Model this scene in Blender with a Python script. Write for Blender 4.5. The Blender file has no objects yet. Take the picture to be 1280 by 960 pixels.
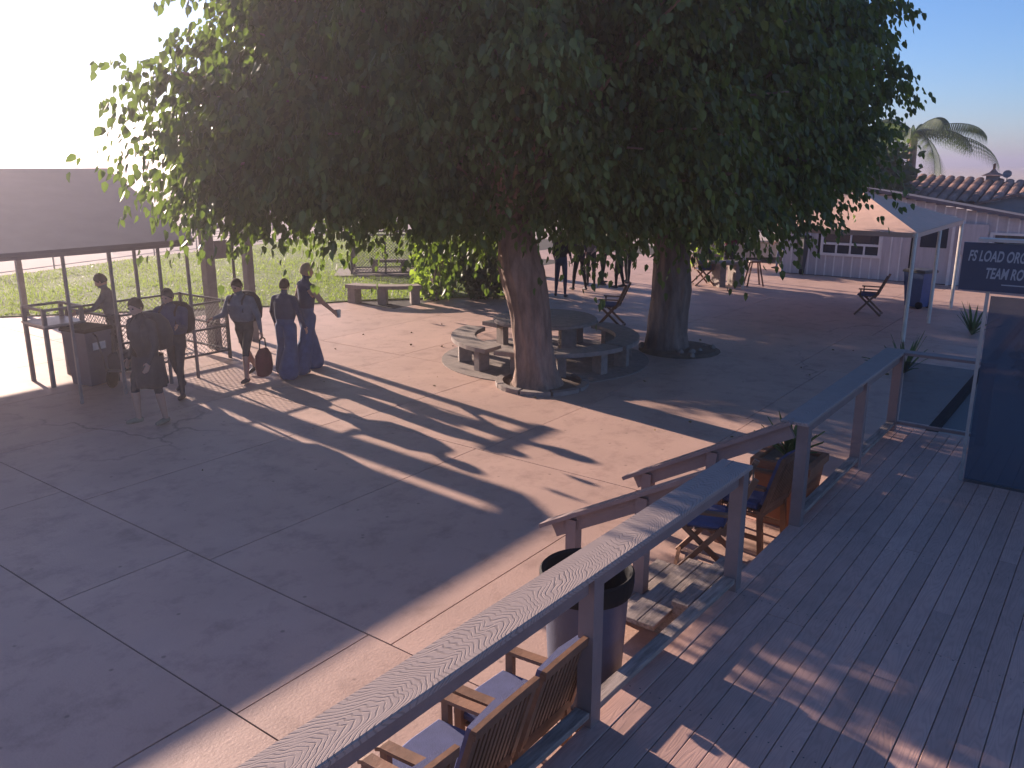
import bpy, bmesh, math, random
import numpy as np
from mathutils import Vector, Matrix, noise as mnoise
random.seed(7); rng = np.random.default_rng(11)
R = math.radians
S = bpy.context.scene
C = S.collection
# ------------------------------------------------------------------ camera
F_PX, HOR, CAM_H = 1040.0, 205.0, 3.55
PITCH = math.atan((480 - HOR) / F_PX)
cam_d = bpy.data.cameras.new('camera'); cam = bpy.data.objects.new('camera', cam_d); C.objects.link(cam)
cam.location = (0, 0, CAM_H); cam.rotation_euler = (math.pi / 2 - PITCH, 0, 0)
cam_d.sensor_width = 36; cam_d.lens = 36 * F_PX / 1280; cam_d.clip_start = .05; cam_d.clip_end = 6000
S.camera = cam
# ------------------------------------------------------------------ world, sun, exposure
SUN_AZ = (-0.69, 0.724); SUN_EL = R(15.9)
W = bpy.data.worlds.new('World'); S.world = W; W.use_nodes = True
wt = W.node_tree; bg = wt.nodes['Background']
sky = wt.nodes.new('ShaderNodeTexSky'); sky.sky_type = 'NISHITA'; sky.sun_disc = False
sky.sun_elevation = SUN_EL; sky.sun_rotation = math.atan2(SUN_AZ[0], SUN_AZ[1])
sky.air_density = 1.0; sky.dust_density = .6; sky.ozone_density = 8.0; sky.altitude = 400
wb = wt.nodes.new('ShaderNodeMix'); wb.data_type = 'RGBA'; wb.blend_type = 'MULTIPLY'; wb.inputs['Factor'].default_value = 1; wb.inputs[7].default_value = (1.24, .94, .89, 1)   # mauve cast of the whole sky
wt.links.new(sky.outputs[0], wb.inputs[6]); wt.links.new(wb.outputs[2], bg.inputs['Color']); bg.inputs['Strength'].default_value = 0.074
sun_d = bpy.data.lights.new('sun', 'SUN'); sun = bpy.data.objects.new('sun', sun_d); C.objects.link(sun)
sun_d.energy = 4.3; sun_d.angle = R(0.55); sun_d.color = (1.0, 0.80, 0.66)
sdir = Vector((SUN_AZ[0] * math.cos(SUN_EL), SUN_AZ[1] * math.cos(SUN_EL), math.sin(SUN_EL)))
sun.rotation_euler = sdir.to_track_quat('Z', 'Y').to_euler()
S.view_settings.view_transform = 'Standard'; S.view_settings.look = 'None'
S.view_settings.exposure = 1.56; S.view_settings.gamma = 1.0
S.cycles.max_bounces = 8; S.cycles.transparent_max_bounces = 12; S.cycles.use_denoising = True
S.cycles.volume_bounces = 0

# ------------------------------------------------------------------ frames of reference
ANG = math.atan2(.8, .6)                       # the court, deck and shade roof share one grid turned by this angle
def AC(a, c, z=0): return Vector((.6 * a - .8 * c, .8 * a + .6 * c, z))
def yaw_towards(dx, dy): return math.atan2(-dx, dy)          # local +Y looks along (dx, dy)

# ------------------------------------------------------------------ materials
MATS = {}
def M(name, col, rough=.75, var=.12, scale=3., bump=.0, bscale=60., metal=0., stretch=(1, 1, 1), col2=None, rnd=0., spec=.4, detail=5.):
    if name in MATS: return MATS[name]
    m = bpy.data.materials.new(name); m.use_nodes = True; nt = m.node_tree; b = nt.nodes['Principled BSDF']
    N, Lk = nt.nodes.new, nt.links.new
    tc = N('ShaderNodeTexCoord'); mp = N('ShaderNodeMapping'); mp.inputs['Scale'].default_value = stretch
    Lk(tc.outputs['Object'], mp.inputs['Vector'])
    nz = N('ShaderNodeTexNoise'); nz.inputs['Scale'].default_value = scale; nz.inputs['Detail'].default_value = detail
    nz.inputs['Roughness'].default_value = .62
    Lk(mp.outputs[0], nz.inputs['Vector'])
    rp = N('ShaderNodeValToRGB'); c2 = col2 or tuple(min(1, x * (1 + var)) for x in col)
    c1 = tuple(x * (1 - var) for x in col)
    rp.color_ramp.elements[0].position = .3; rp.color_ramp.elements[1].position = .7
    rp.color_ramp.elements[0].color = (*c1, 1); rp.color_ramp.elements[1].color = (*c2, 1)
    Lk(nz.outputs['Fac'], rp.inputs['Fac']); out = rp.outputs[0]
    if rnd:
        oi = N('ShaderNodeObjectInfo'); mr = N('ShaderNodeMapRange'); mr.inputs['To Min'].default_value = 1 - rnd; mr.inputs['To Max'].default_value = 1 + rnd
        Lk(oi.outputs['Random'], mr.inputs['Value'])
        hs = N('ShaderNodeHueSaturation'); Lk(mr.outputs[0], hs.inputs['Value']); Lk(out, hs.inputs['Color']); out = hs.outputs[0]
    Lk(out, b.inputs['Base Color'])
    b.inputs['Roughness'].default_value = rough; b.inputs['Metallic'].default_value = metal
    b.inputs['Specular IOR Level'].default_value = spec
    if bump:
        n2 = N('ShaderNodeTexNoise'); n2.inputs['Scale'].default_value = bscale; n2.inputs['Detail'].default_value = 6
        Lk(mp.outputs[0], n2.inputs['Vector'])
        bp = N('ShaderNodeBump'); bp.inputs['Strength'].default_value = bump; bp.inputs['Distance'].default_value = .01
        Lk(n2.outputs['Fac'], bp.inputs['Height']); Lk(bp.outputs[0], b.inputs['Normal'])
    MATS[name] = m; return m

def concrete_mat():
    m = M('court_concrete', (.48, .31, .245), rough=.62, var=.10, scale=.9, bump=.25, bscale=45, rnd=.05, spec=.5)
    nt = m.node_tree; b = nt.nodes['Principled BSDF']; N, Lk = nt.nodes.new, nt.links.new
    src = b.inputs['Base Color'].links[0].from_socket
    tc = N('ShaderNodeTexCoord'); n = N('ShaderNodeTexNoise'); n.inputs['Scale'].default_value = 2.2; n.inputs['Detail'].default_value = 10
    n.inputs['Roughness'].default_value = .75; Lk(tc.outputs['Object'], n.inputs['Vector'])
    r = N('ShaderNodeValToRGB'); r.color_ramp.elements[0].position = .30; r.color_ramp.elements[0].color = (.70, .67, .67, 1)
    r.color_ramp.elements[1].position = .5; r.color_ramp.elements[1].color = (1, 1, 1, 1); Lk(n.outputs['Fac'], r.inputs['Fac'])
    mx = N('ShaderNodeMix'); mx.data_type = 'RGBA'; mx.blend_type = 'MULTIPLY'; mx.inputs['Factor'].default_value = 1
    Lk(src, mx.inputs[6]); Lk(r.outputs[0], mx.inputs[7])
    # fine sand-like speckle and a few dark gum spots
    v = N('ShaderNodeTexVoronoi'); v.inputs['Scale'].default_value = 3.2; Lk(tc.outputs['Object'], v.inputs['Vector'])
    r2 = N('ShaderNodeValToRGB'); r2.color_ramp.elements[0].position = .035; r2.color_ramp.elements[0].color = (.45, .43, .42, 1)
    r2.color_ramp.elements[1].position = .07; r2.color_ramp.elements[1].color = (1, 1, 1, 1); Lk(v.outputs['Distance'], r2.inputs['Fac'])
    mx2 = N('ShaderNodeMix'); mx2.data_type = 'RGBA'; mx2.blend_type = 'MULTIPLY'; mx2.inputs['Factor'].default_value = .8
    Lk(mx.outputs[2], mx2.inputs[6]); Lk(r2.outputs[0], mx2.inputs[7])
    ge = N('ShaderNodeNewGeometry'); nw = N('ShaderNodeTexNoise'); nw.inputs['Scale'].default_value = 1.3; nw.inputs['Detail'].default_value = 4; Lk(ge.outputs['Position'], nw.inputs['Vector'])
    va = N('ShaderNodeVectorMath'); va.operation = 'MULTIPLY_ADD'; va.inputs[1].default_value = (.9, .9, .9); Lk(nw.outputs['Color'], va.inputs[0]); Lk(ge.outputs['Position'], va.inputs[2])
    vc = N('ShaderNodeTexVoronoi'); vc.feature = 'DISTANCE_TO_EDGE'; vc.inputs['Scale'].default_value = .14; Lk(va.outputs[0], vc.inputs['Vector'])
    rc = N('ShaderNodeValToRGB'); rc.color_ramp.elements[0].position = .0008; rc.color_ramp.elements[0].color = (.25, .22, .2, 1); rc.color_ramp.elements[1].position = .0022; rc.color_ramp.elements[1].color = (1, 1, 1, 1); Lk(vc.outputs['Distance'], rc.inputs['Fac'])
    mx3 = N('ShaderNodeMix'); mx3.data_type = 'RGBA'; mx3.blend_type = 'MULTIPLY'; mr9 = N('ShaderNodeMapRange'); mr9.inputs['From Min'].default_value = .52; mr9.inputs['From Max'].default_value = .62; mr9.inputs['To Max'].default_value = .6; nm = N('ShaderNodeTexNoise'); nm.inputs['Scale'].default_value = .22; Lk(ge.outputs['Position'], nm.inputs['Vector']); Lk(nm.outputs['Fac'], mr9.inputs['Value']); Lk(mr9.outputs[0], mx3.inputs['Factor']); Lk(mx2.outputs[2], mx3.inputs[6]); Lk(rc.outputs[0], mx3.inputs[7])
    Lk(mx3.outputs[2], b.inputs['Base Color'])
    return m

def grain_mat(name, col, dark=.55, freq=16., sx=.7, sy=7., rough=.6, bump=.35, rnd=.10):
    """brushed composite timber: cathedral grain lines along local x"""
    m = bpy.data.materials.new(name); m.use_nodes = True; nt = m.node_tree; b = nt.nodes['Principled BSDF']; N, Lk = nt.nodes.new, nt.links.new
    tc = N('ShaderNodeTexCoord'); mp = N('ShaderNodeMapping'); mp.inputs['Scale'].default_value = (sx, sy, sy)
    oi = N('ShaderNodeObjectInfo'); ml = N('ShaderNodeVectorMath'); ml.operation = 'SCALE'; ml.inputs[0].default_value = (31, 17, 0)
    Lk(oi.outputs['Random'], ml.inputs['Scale']); Lk(ml.outputs[0], mp.inputs['Location'])
    Lk(tc.outputs['Object'], mp.inputs['Vector'])
    nz = N('ShaderNodeTexNoise'); nz.inputs['Scale'].default_value = 1.0; nz.inputs['Detail'].default_value = 1.5; Lk(mp.outputs[0], nz.inputs['Vector'])
    mu = N('ShaderNodeMath'); mu.operation = 'MULTIPLY'; mu.inputs[1].default_value = freq * 6.283; Lk(nz.outputs['Fac'], mu.inputs[0])
    sn = N('ShaderNodeMath'); sn.operation = 'SINE'; Lk(mu.outputs[0], sn.inputs[0])
    mr = N('ShaderNodeMapRange'); mr.inputs['From Min'].default_value = -1; mr.inputs['From Max'].default_value = .3; Lk(sn.outputs[0], mr.inputs['Value'])
    n2 = N('ShaderNodeTexNoise'); n2.inputs['Scale'].default_value = 5; n2.inputs['Detail'].default_value = 6; Lk(tc.outputs['Object'], n2.inputs['Vector'])
    mx = N('ShaderNodeMix'); mx.data_type = 'RGBA'
    mx.inputs[6].default_value = (*[x * dark for x in col], 1); mx.inputs[7].default_value = (*col, 1); Lk(mr.outputs[0], mx.inputs['Factor'])
    mr2 = N('ShaderNodeMapRange'); mr2.inputs['To Min'].default_value = .78; mr2.inputs['To Max'].default_value = 1.2; Lk(n2.outputs['Fac'], mr2.inputs['Value'])
    mr3 = N('ShaderNodeMapRange'); mr3.inputs['To Min'].default_value = 1 - rnd; mr3.inputs['To Max'].default_value = 1 + rnd; Lk(oi.outputs['Random'], mr3.inputs['Value'])
    mm = N('ShaderNodeMath'); mm.operation = 'MULTIPLY'; Lk(mr2.outputs[0], mm.inputs[0]); Lk(mr3.outputs[0], mm.inputs[1])
    hs = N('ShaderNodeHueSaturation'); Lk(mm.outputs[0], hs.inputs['Value']); Lk(mx.outputs[2], hs.inputs['Color']); Lk(hs.outputs[0], b.inputs['Base Color'])
    b.inputs['Roughness'].default_value = rough
    bp = N('ShaderNodeBump'); bp.inputs['Strength'].default_value = bump; bp.inputs['Distance'].default_value = .004
    Lk(mr.outputs[0], bp.inputs['Height']); Lk(bp.outputs[0], b.inputs['Normal'])
    MATS[name] = m; return m

def arch_grain(name, col, dark, pitch=15., y0=.035, half=.12, arch=2.4):
    """embossed chevron grain of the wide rail cap"""
    m = bpy.data.materials.new(name); m.use_nodes = True; nt = m.node_tree; b = nt.nodes['Principled BSDF']; N, Lk = nt.nodes.new, nt.links.new
    def mth(op, a, c):
        q = N('ShaderNodeMath'); q.operation = op
        for i, v in enumerate((a, c)):
            if isinstance(v, (int, float)): q.inputs[i].default_value = v
            else: Lk(v, q.inputs[i])
        return q.outputs[0]
    tc = N('ShaderNodeTexCoord'); sp = N('ShaderNodeSeparateXYZ'); Lk(tc.outputs['Object'], sp.inputs[0])
    mp = N('ShaderNodeMapping'); mp.inputs['Scale'].default_value = (1.6, 7, 7); Lk(tc.outputs['Object'], mp.inputs['Vector'])
    nz = N('ShaderNodeTexNoise'); nz.inputs['Scale'].default_value = 1.; nz.inputs['Detail'].default_value = 2.; Lk(mp.outputs[0], nz.inputs['Vector'])
    n3 = N('ShaderNodeTexNoise'); n3.inputs['Scale'].default_value = 14; n3.inputs['Detail'].default_value = 4; Lk(tc.outputs['Object'], n3.inputs['Vector'])
    yy = mth('DIVIDE', mth('SUBTRACT', sp.outputs['Y'], y0), half); y2 = mth('MULTIPLY', mth('MULTIPLY', yy, yy), arch)
    ph = mth('ADD', mth('ADD', mth('MULTIPLY', sp.outputs['X'], pitch), y2), mth('MULTIPLY', nz.outputs['Fac'], 13.))
    sn = mth('SINE', mth('MULTIPLY', ph, 6.2832), 0)
    mr = N('ShaderNodeMapRange'); mr.inputs['From Min'].default_value = -1.1; mr.inputs['From Max'].default_value = -.3; Lk(mth('ADD', sn, mth('MULTIPLY', mth('SUBTRACT', n3.outputs['Fac'], .5), 1.6)), mr.inputs['Value'])
    mx = N('ShaderNodeMix'); mx.data_type = 'RGBA'; mx.inputs[6].default_value = (*[x * dark for x in col], 1); mx.inputs[7].default_value = (*col, 1); Lk(mr.outputs[0], mx.inputs['Factor'])
    Lk(mx.outputs[2], b.inputs['Base Color']); b.inputs['Roughness'].default_value = .8; b.inputs['Specular IOR Level'].default_value = .25
    bp = N('ShaderNodeBump'); bp.inputs['Strength'].default_value = .5; bp.inputs['Distance'].default_value = .003; Lk(mr.outputs[0], bp.inputs['Height']); Lk(bp.outputs[0], b.inputs['Normal'])
    MATS[name] = m; return m

def leaf_mat(name, c1, c2, trans=(.20, .30, .05), tfac=.4, scale=2.2):
    m = bpy.data.materials.new(name); m.use_nodes = True; nt = m.node_tree; nt.nodes.remove(nt.nodes['Principled BSDF']); N, Lk = nt.nodes.new, nt.links.new
    out = nt.nodes['Material Output']; g = N('ShaderNodeNewGeometry')
    nz = N('ShaderNodeTexNoise'); nz.inputs['Scale'].default_value = scale; nz.inputs['Detail'].default_value = 6; Lk(g.outputs['Position'], nz.inputs['Vector'])
    ri = N('ShaderNodeMath'); ri.operation = 'ADD'; mr = N('ShaderNodeMapRange'); mr.inputs['To Min'].default_value = -.28; mr.inputs['To Max'].default_value = .28
    Lk(g.outputs['Random Per Island'], mr.inputs['Value']); Lk(mr.outputs[0], ri.inputs[0]); Lk(nz.outputs['Fac'], ri.inputs[1])
    mx = N('ShaderNodeMix'); mx.data_type = 'RGBA'; mx.inputs[6].default_value = (*c1, 1); mx.inputs[7].default_value = (*c2, 1)
    r2 = N('ShaderNodeMapRange'); r2.inputs['From Min'].default_value = .25; r2.inputs['From Max'].default_value = .8; Lk(ri.outputs[0], r2.inputs['Value']); Lk(r2.outputs[0], mx.inputs['Factor'])
    d = N('ShaderNodeBsdfPrincipled'); d.inputs['Roughness'].default_value = .5; d.inputs['Specular IOR Level'].default_value = .35; Lk(mx.outputs[2], d.inputs['Base Color'])
    t = N('ShaderNodeBsdfTranslucent'); t.inputs['Color'].default_value = (*trans, 1)
    ms = N('ShaderNodeMixShader'); ms.inputs[0].default_value = tfac; Lk(d.outputs[0], ms.inputs[1]); Lk(t.outputs[0], ms.inputs[2]); Lk(ms.outputs[0], out.inputs['Surface'])
    MATS[name] = m; return m

def glass_mat(name, tint, alpha, rough=.05):
    m = bpy.data.materials.new(name); m.use_nodes = True; nt = m.node_tree; b = nt.nodes['Principled BSDF']; N, Lk = nt.nodes.new, nt.links.new
    b.inputs['Base Color'].default_value = (*tint, 1); b.inputs['Roughness'].default_value = rough; b.inputs['Specular IOR Level'].default_value = .6
    tr = N('ShaderNodeBsdfTransparent'); tr.inputs['Color'].default_value = (.75, .85, .9, 1)
    ms = N('ShaderNodeMixShader'); ms.inputs[0].default_value = alpha; Lk(tr.outputs[0], ms.inputs[1]); Lk(b.outputs[0], ms.inputs[2])
    Lk(ms.outputs[0], nt.nodes['Material Output'].inputs['Surface']); MATS[name] = m; return m

M('soil', (.16, .11, .08), .95, .3, 6, .5, 40); M('dirt', (.42, .34, .29), .95, .14, .05, .3, 2.)
concrete_mat(); M('joint', (.018, .014, .012), .95, .3, 8); M('stone_conc', (.25, .205, .18), .85, .2, 9, .5, 60)
arch_grain('cap_timber', (.34, .265, .24), .70, pitch=28., y0=.065, arch=3.4)
grain_mat('deck_timber', (.47, .29, .24), .88, freq=14, sx=1.2, sy=11, bump=.15, rnd=.13)
M('rail_paint', (.23, .165, .155), .6, .12, 5, .2, 50, rnd=.05); M('weathered_timber', (.28, .22, .19), .8, .45, 5, .6, 30, stretch=(1, 8, 8))
M('teak', (.19, .098, .06), .5, .35, 4, .25, 30, stretch=(1, 1, 1), rnd=.12); M('cushion', (.085, .095, .19), .9, .12, 14, .3, 180)
M('roof_sheet', (.13, .105, .12), .85, .08, 2, 0); M('grey_metal', (.19, .18, .19), .5, .15, 6, .1, 60, metal=.4)
M('dark_metal', (.055, .055, .062), .5, .2, 6); M('galv', (.36, .35, .35), .45, .12, 8, metal=.6); M('cream_metal', (.62, .56, .50), .5, .1, 6)
M('bark', (.24, .16, .125), .95, .45, 7, .9, 26, stretch=(1, 1, .25)); M('bark2', (.19, .13, .105), .95, .45, 7, .9, 26, stretch=(1, 1, .25))
leaf_mat('leaf_mulberry', (.022, .042, .018), (.115, .165, .045), trans=(.17, .27, .035), tfac=.34)
leaf_mat('leaf_ivy', (.030, .075, .012), (.16, .27, .03), trans=(.35, .50, .05), tfac=.5)
leaf_mat('leaf_dark', (.014, .028, .016), (.05, .075, .03), tfac=.25); leaf_mat('leaf_far', (.022, .04, .02), (.085, .10, .045), tfac=.3, scale=.9)
leaf_mat('leaf_agave', (.025, .055, .03), (.09, .15, .06), tfac=.2, scale=5); leaf_mat('leaf_palm', (.03, .05, .03), (.09, .12, .06), tfac=.3)
leaf_mat('grass_blade', (.07, .135, .013), (.20, .29, .035), trans=(.30, .42, .045), tfac=.45, scale=.35)
M('lawn', (.07, .12, .015), .95, .3, .8, .6, 9, col2=(.14, .20, .03), stretch=(1, 3, 1))
M('plastic_bin', (.06, .075, .125), .45, .1, 6, .1, 40); M('black_plastic', (.012, .012, .014), .75, .2, 8, spec=.15); M('blue_bin', (.05, .085, .20), .5, .12, 6)
M('siding', (.44, .40, .42), .7, .12, 3, .15, 30, stretch=(4, 4, .5), rnd=.12); M('siding_trim', (.62, .59, .59), .6, .1, 6)
M('white_frame', (.62, .60, .60), .5, .08, 6); M('tan_canvas', (.60, .38, .29), .9, .06, 5, .25, 120)
M('roof_tile', (.22, .125, .095), .85, .35, 2.5, .2, 20, rnd=.35); M('plaster', (.28, .26, .27), .9, .1, 3); M('terracotta', (.27, .115, .062), .85, .15, 5, .3, 50)
M('sign_navy', (.035, .045, .08), .45, .12, 4); M('sign_letter', (.30, .31, .34), .6, .04, 8); M('umbrella_cloth', (.06, .075, .13), .85, .15, 6)
M('mountain', (.33, .27, .36), 1, .1, .01); M('aircraft_white', (.7, .68, .68), .4, .05, 3)
glass_mat('screen_glass', (.055, .085, .13), .66); glass_mat('clear_glass', (.04, .06, .09), .18); glass_mat('window_glass', (.04, .045, .06), .85)
M('skin', (.40, .235, .175), .55, .06, 10); M('skin_dark', (.22, .12, .085), .55, .06, 10); M('shoe', (.05, .045, .05), .6, .2, 12)
for n, c in dict(charcoal=(.040, .040, .046), navy=(.030, .045, .10), blue=(.045, .085, .19), slate=(.11, .13, .17), maroon=(.13, .022, .032), grey_c=(.16, .15, .16),
                 hair_brown=(.06, .035, .022), hair_fair=(.34, .25, .16), hair_grey=(.38, .37, .37), black_c=(.018, .018, .021), white_c=(.62, .6, .6), pink_c=(.40, .20, .2), khaki=(.26, .21, .15)).items():
    M(n, c, .9, .22, 7, 1.0, 15)

# ------------------------------------------------------------------ mesh helper
class MB:
    def __init__(s): s.v, s.f = [], []
    def add(s, vs, fs):
        n = len(s.v); s.v += [tuple(v) for v in vs]; s.f += [tuple(i + n for i in f) for f in fs]; return s
    def box(s, x0, x1, y0, y1, z0, z1, ch=0.):
        if ch <= 0:
            return s.add([(x0, y0, z0), (x1, y0, z0), (x1, y1, z0), (x0, y1, z0), (x0, y0, z1), (x1, y0, z1), (x1, y1, z1), (x0, y1, z1)],
                         [(3, 2, 1, 0), (4, 5, 6, 7), (0, 1, 5, 4), (1, 2, 6, 5), (2, 3, 7, 6), (3, 0, 4, 7)])
        v = [(x0, y0, z0), (x1, y0, z0), (x1, y1, z0), (x0, y1, z0), (x0, y0, z1 - ch), (x1, y0, z1 - ch), (x1, y1, z1 - ch), (x0, y1, z1 - ch),
             (x0 + ch, y0 + ch, z1), (x1 - ch, y0 + ch, z1), (x1 - ch, y1 - ch, z1), (x0 + ch, y1 - ch, z1)]
        f = [(3, 2, 1, 0), (8, 9, 10, 11)]
        for k in range(4):
            j = (k + 1) % 4; f += [(k, j, j + 4, k + 4), (k + 4, j + 4, j + 8, k + 8)]
        return s.add(v, f)
    def bar(s, p, q, w, h, up=(0, 0, 1)):
        p, q = Vector(p), Vector(q); d = (q - p).normalized(); up = Vector(up)
        if abs(d.dot(up)) > .98: up = Vector((0, 1, 0))
        sd = d.cross(up).normalized(); u = sd.cross(d).normalized(); vs = []
        for b in (p, q):
            for i, j in ((-1, -1), (1, -1), (1, 1), (-1, 1)): vs.append(b + sd * (w / 2 * i) + u * (h / 2 * j))
        return s.add(vs, [(0, 1, 2, 3), (7, 6, 5, 4), (0, 4, 5, 1), (1, 5, 6, 2), (2, 6, 7, 3), (3, 7, 4, 0)])
    def tube(s, pts, rad, n=8, cap=True):
        pts = [Vector(p) for p in pts]; rad = rad if hasattr(rad, '__len__') else [rad] * len(pts); base = len(s.v)
        prev = None
        for i, p in enumerate(pts):
            d = (pts[min(i + 1, len(pts) - 1)] - pts[max(i - 1, 0)]).normalized()
            ref = prev if prev is not None else (Vector((1, 0, 0)) if abs(d.x) < .9 else Vector((0, 1, 0)))
            x = (ref - d * ref.dot(d)).normalized(); y = d.cross(x); prev = x
            for k in range(n):
                t = 2 * math.pi * k / n; s.v.append(tuple(p + (x * math.cos(t) + y * math.sin(t)) * rad[i]))
        for i in range(len(pts) - 1):
            for k in range(n):
                j = (k + 1) % n; a = base + i * n; s.f.append((a + k, a + j, a + n + j, a + n + k))
        if cap:
            s.f.append(tuple(base + k for k in reversed(range(n)))); e = base + (len(pts) - 1) * n; s.f.append(tuple(e + k for k in range(n)))
        return s
    def lathe(s, prof, n=24, cx=0, cy=0):
        base = len(s.v)
        for r, z in prof:
            for k in range(n):
                t = 2 * math.pi * k / n; s.v.append((cx + r * math.cos(t), cy + r * math.sin(t), z))
        for i in range(len(prof) - 1):
            for k in range(n):
                j = (k + 1) % n; a = base + i * n; s.f.append((a + k, a + j, a + n + j, a + n + k))
        return s
    def loft(s, rings):                       # rings: equal-length lists of points, closed ends
        base = len(s.v); n = len(rings[0])
        for r in rings: s.v += [tuple(p) for p in r]
        for i in range(len(rings) - 1):
            for k in range(n):
                j = (k + 1) % n; a = base + i * n; s.f.append((a + k, a + j, a + n + j, a + n + k))
        s.f.append(tuple(base + k for k in reversed(range(n)))); e = base + (len(rings) - 1) * n; s.f.append(tuple(e + k for k in range(n)))
        return s
    def sector(s, r0, r1, t0, t1, z0, z1, n=8):
        rings = []
        for i in range(n + 1):
            t = t0 + (t1 - t0) * i / n; c, q = math.cos(t), math.sin(t)
            rings.append([(r0 * c, r0 * q, z0), (r1 * c, r1 * q, z0), (r1 * c, r1 * q, z1), (r0 * c, r0 * q, z1)])
        return s.loft(rings)
    def mesh(s, name, smooth=False):
        me = bpy.data.meshes.new(name); me.from_pydata(s.v, [], s.f); me.update()
        if smooth: me.polygons.foreach_set('use_smooth', [True] * len(me.polygons))
        return me
    def build(s, name, mat, parent=None, smooth=False, **tags):
        return obj(name, s.mesh(name, smooth), mat, parent, **tags)

def obj(name, me, mat, parent=None, loc=None, rotz=0, **tags):
    o = bpy.data.objects.new(name, me); C.objects.link(o)
    if mat is not None and not me.materials: me.materials.append(MATS[mat] if isinstance(mat, str) else mat)
    if parent: o.parent = parent
    if loc is not None: o.location = loc; o.rotation_euler = (0, 0, rotz)
    return tag(o, **tags)
def tag(o, label=None, cat=None, group=None, kind=None):
    if label: o['label'] = label
    if cat: o['category'] = cat
    if group: o['group'] = group
    if kind: o['kind'] = kind
    return o
def thing(name, label, cat, loc=(0, 0, 0), rotz=0, group=None, kind=None):
    o = bpy.data.objects.new(name, None); C.objects.link(o); o.empty_display_size = .1
    o.location = loc; o.rotation_euler = (0, 0, rotz); return tag(o, label, cat, group, kind)
def structure(name, me, mat, loc=None, rotz=0): return obj(name, me, mat, None, loc, rotz, kind='structure')
def dup(root, loc, rotz, label, group=None):
    r = root.copy(); C.objects.link(r); r.location = loc; r.rotation_euler = (0, 0, rotz); r['label'] = label
    if group: r['group'] = group
    for ch in list(root.children):
        c = ch.copy(); C.objects.link(c); c.parent = r
        for g in list(ch.children):
            d = g.copy(); C.objects.link(d); d.parent = c
    return r
def flat(pts, z, thick=0.):
    mb = MB(); n = len(pts)
    if thick: mb.loft([[(x, y, z - thick) for x, y in pts], [(x, y, z) for x, y in pts]])
    else: mb.add([(x, y, z) for x, y in pts], [tuple(range(n))])
    return mb
def wires(mb, p0, pu, pv, step, r, diag=True):
    """chain-link field on the parallelogram p0 + u*pu + v*pv"""
    p0, pu, pv = Vector(p0), Vector(pu), Vector(pv); lu, lv = pu.length, pv.length; eu, ev = pu / lu, pv / lv
    def P(u, v): return p0 + eu * u + ev * v
    if diag:
        k = -lv
        while k < lu:
            for sg in (0, 1):
                u0, v0, u1, v1 = k, 0, k + lv, lv
                if u0 < 0: v0 -= u0; u0 = 0
                if u1 > lu: v1 -= u1 - lu; u1 = lu
                if u1 - u0 > .01:
                    a, b = ((v0, v1) if not sg else (lv - v0, lv - v1)); mb.tube([P(u0, a), P(u1, b)], r, 3, False)
            k += step
    else:
        for i in range(int(lu / step) + 1): mb.tube([P(i * step, 0), P(i * step, lv)], r, 3, False)
        for i in range(int(lv / step) + 1): mb.tube([P(0, i * step), P(lu, i * step)], r, 3, False)

# ================================================================== THE SETTING
g = MB(); NG = 48; rad = [0, 20, 45, 90, 180, 400, 900, 2000, 4500]
for i, r in enumerate(rad):
    for k in range(NG):
        t = 2 * math.pi * k / NG; g.v.append((r * math.cos(t), r * math.sin(t) + 10, -.13))
for i in range(len(rad) - 1):
    for k in range(NG):
        j = (k + 1) % NG; g.f.append((i * NG + k, (i + 1) * NG + k, (i + 1) * NG + j, i * NG + j))
structure('ground', g.mesh('ground'), 'dirt')

LAWN = [(-34, 14.0), (-12.24, 19.63), (-5.98, 21.25), (-4.1, 22.15), (-1.76, 22.6), (.2, 23.0), (.4, 30), (-2.5, 44), (-8.64, 45.5), (-11.89, 36.68), (-14.05, 33.41), (-16.55, 26.88), (-40, 21)]
structure('lawn', flat(LAWN, .03, .14).mesh('lawn'), 'lawn')
def inside(x, y, P):
    c = np.zeros(len(x), bool); n = len(P)
    for i in range(n):
        x0, y0 = P[i]; x1, y1 = P[(i + 1) % n]
        if y0 == y1: continue
        k = ((y0 > y) != (y1 > y)) & (x < (x1 - x0) * (y - y0) / (y1 - y0) + x0); c ^= k
    return c
def mesh_np(name, V, Fq, mat_name):
    me = bpy.data.meshes.new(name); n, k = len(Fq), Fq.shape[1]
    me.vertices.add(len(V)); me.vertices.foreach_set('co', V.astype(np.float32).ravel())
    me.loops.add(n * k); me.loops.foreach_set('vertex_index', Fq.astype(np.int32).ravel())
    me.polygons.add(n); me.polygons.foreach_set('loop_start', np.arange(0, n * k, k, dtype=np.int32))
    me.update(calc_edges=True); me.materials.append(MATS[mat_name]); return me
NB = 70000
gx = rng.uniform(-20, .4, NB); gy = 18 + 24 * rng.random(NB) ** 1.6; keep = inside(gx, gy, LAWN); gx, gy = gx[keep], gy[keep]; nb = len(gx)
th = rng.uniform(0, 6.283, nb); hh = rng.uniform(.035, .10, nb) * (1 + .5 * np.sin(gx * 1.3) * np.sin(gy * .9)); ww = rng.uniform(.008, .02, nb)
ln = rng.uniform(-.06, .06, (nb, 2))
V = np.zeros((nb, 3, 3)); V[:, 0] = np.stack([gx - ww * np.cos(th), gy - ww * np.sin(th), np.full(nb, .028)], 1); V[:, 1] = np.stack([gx + ww * np.cos(th), gy + ww * np.sin(th), np.full(nb, .028)], 1)
V[:, 2] = np.stack([gx + ln[:, 0], gy + ln[:, 1], .03 + hh], 1)
obj('grass', mesh_np('grass', V.reshape(-1, 3), np.arange(nb * 3).reshape(-1, 3), 'grass_blade'), None, label='short sunlit green grass covering the lawn', cat='grass', kind='stuff')

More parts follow.
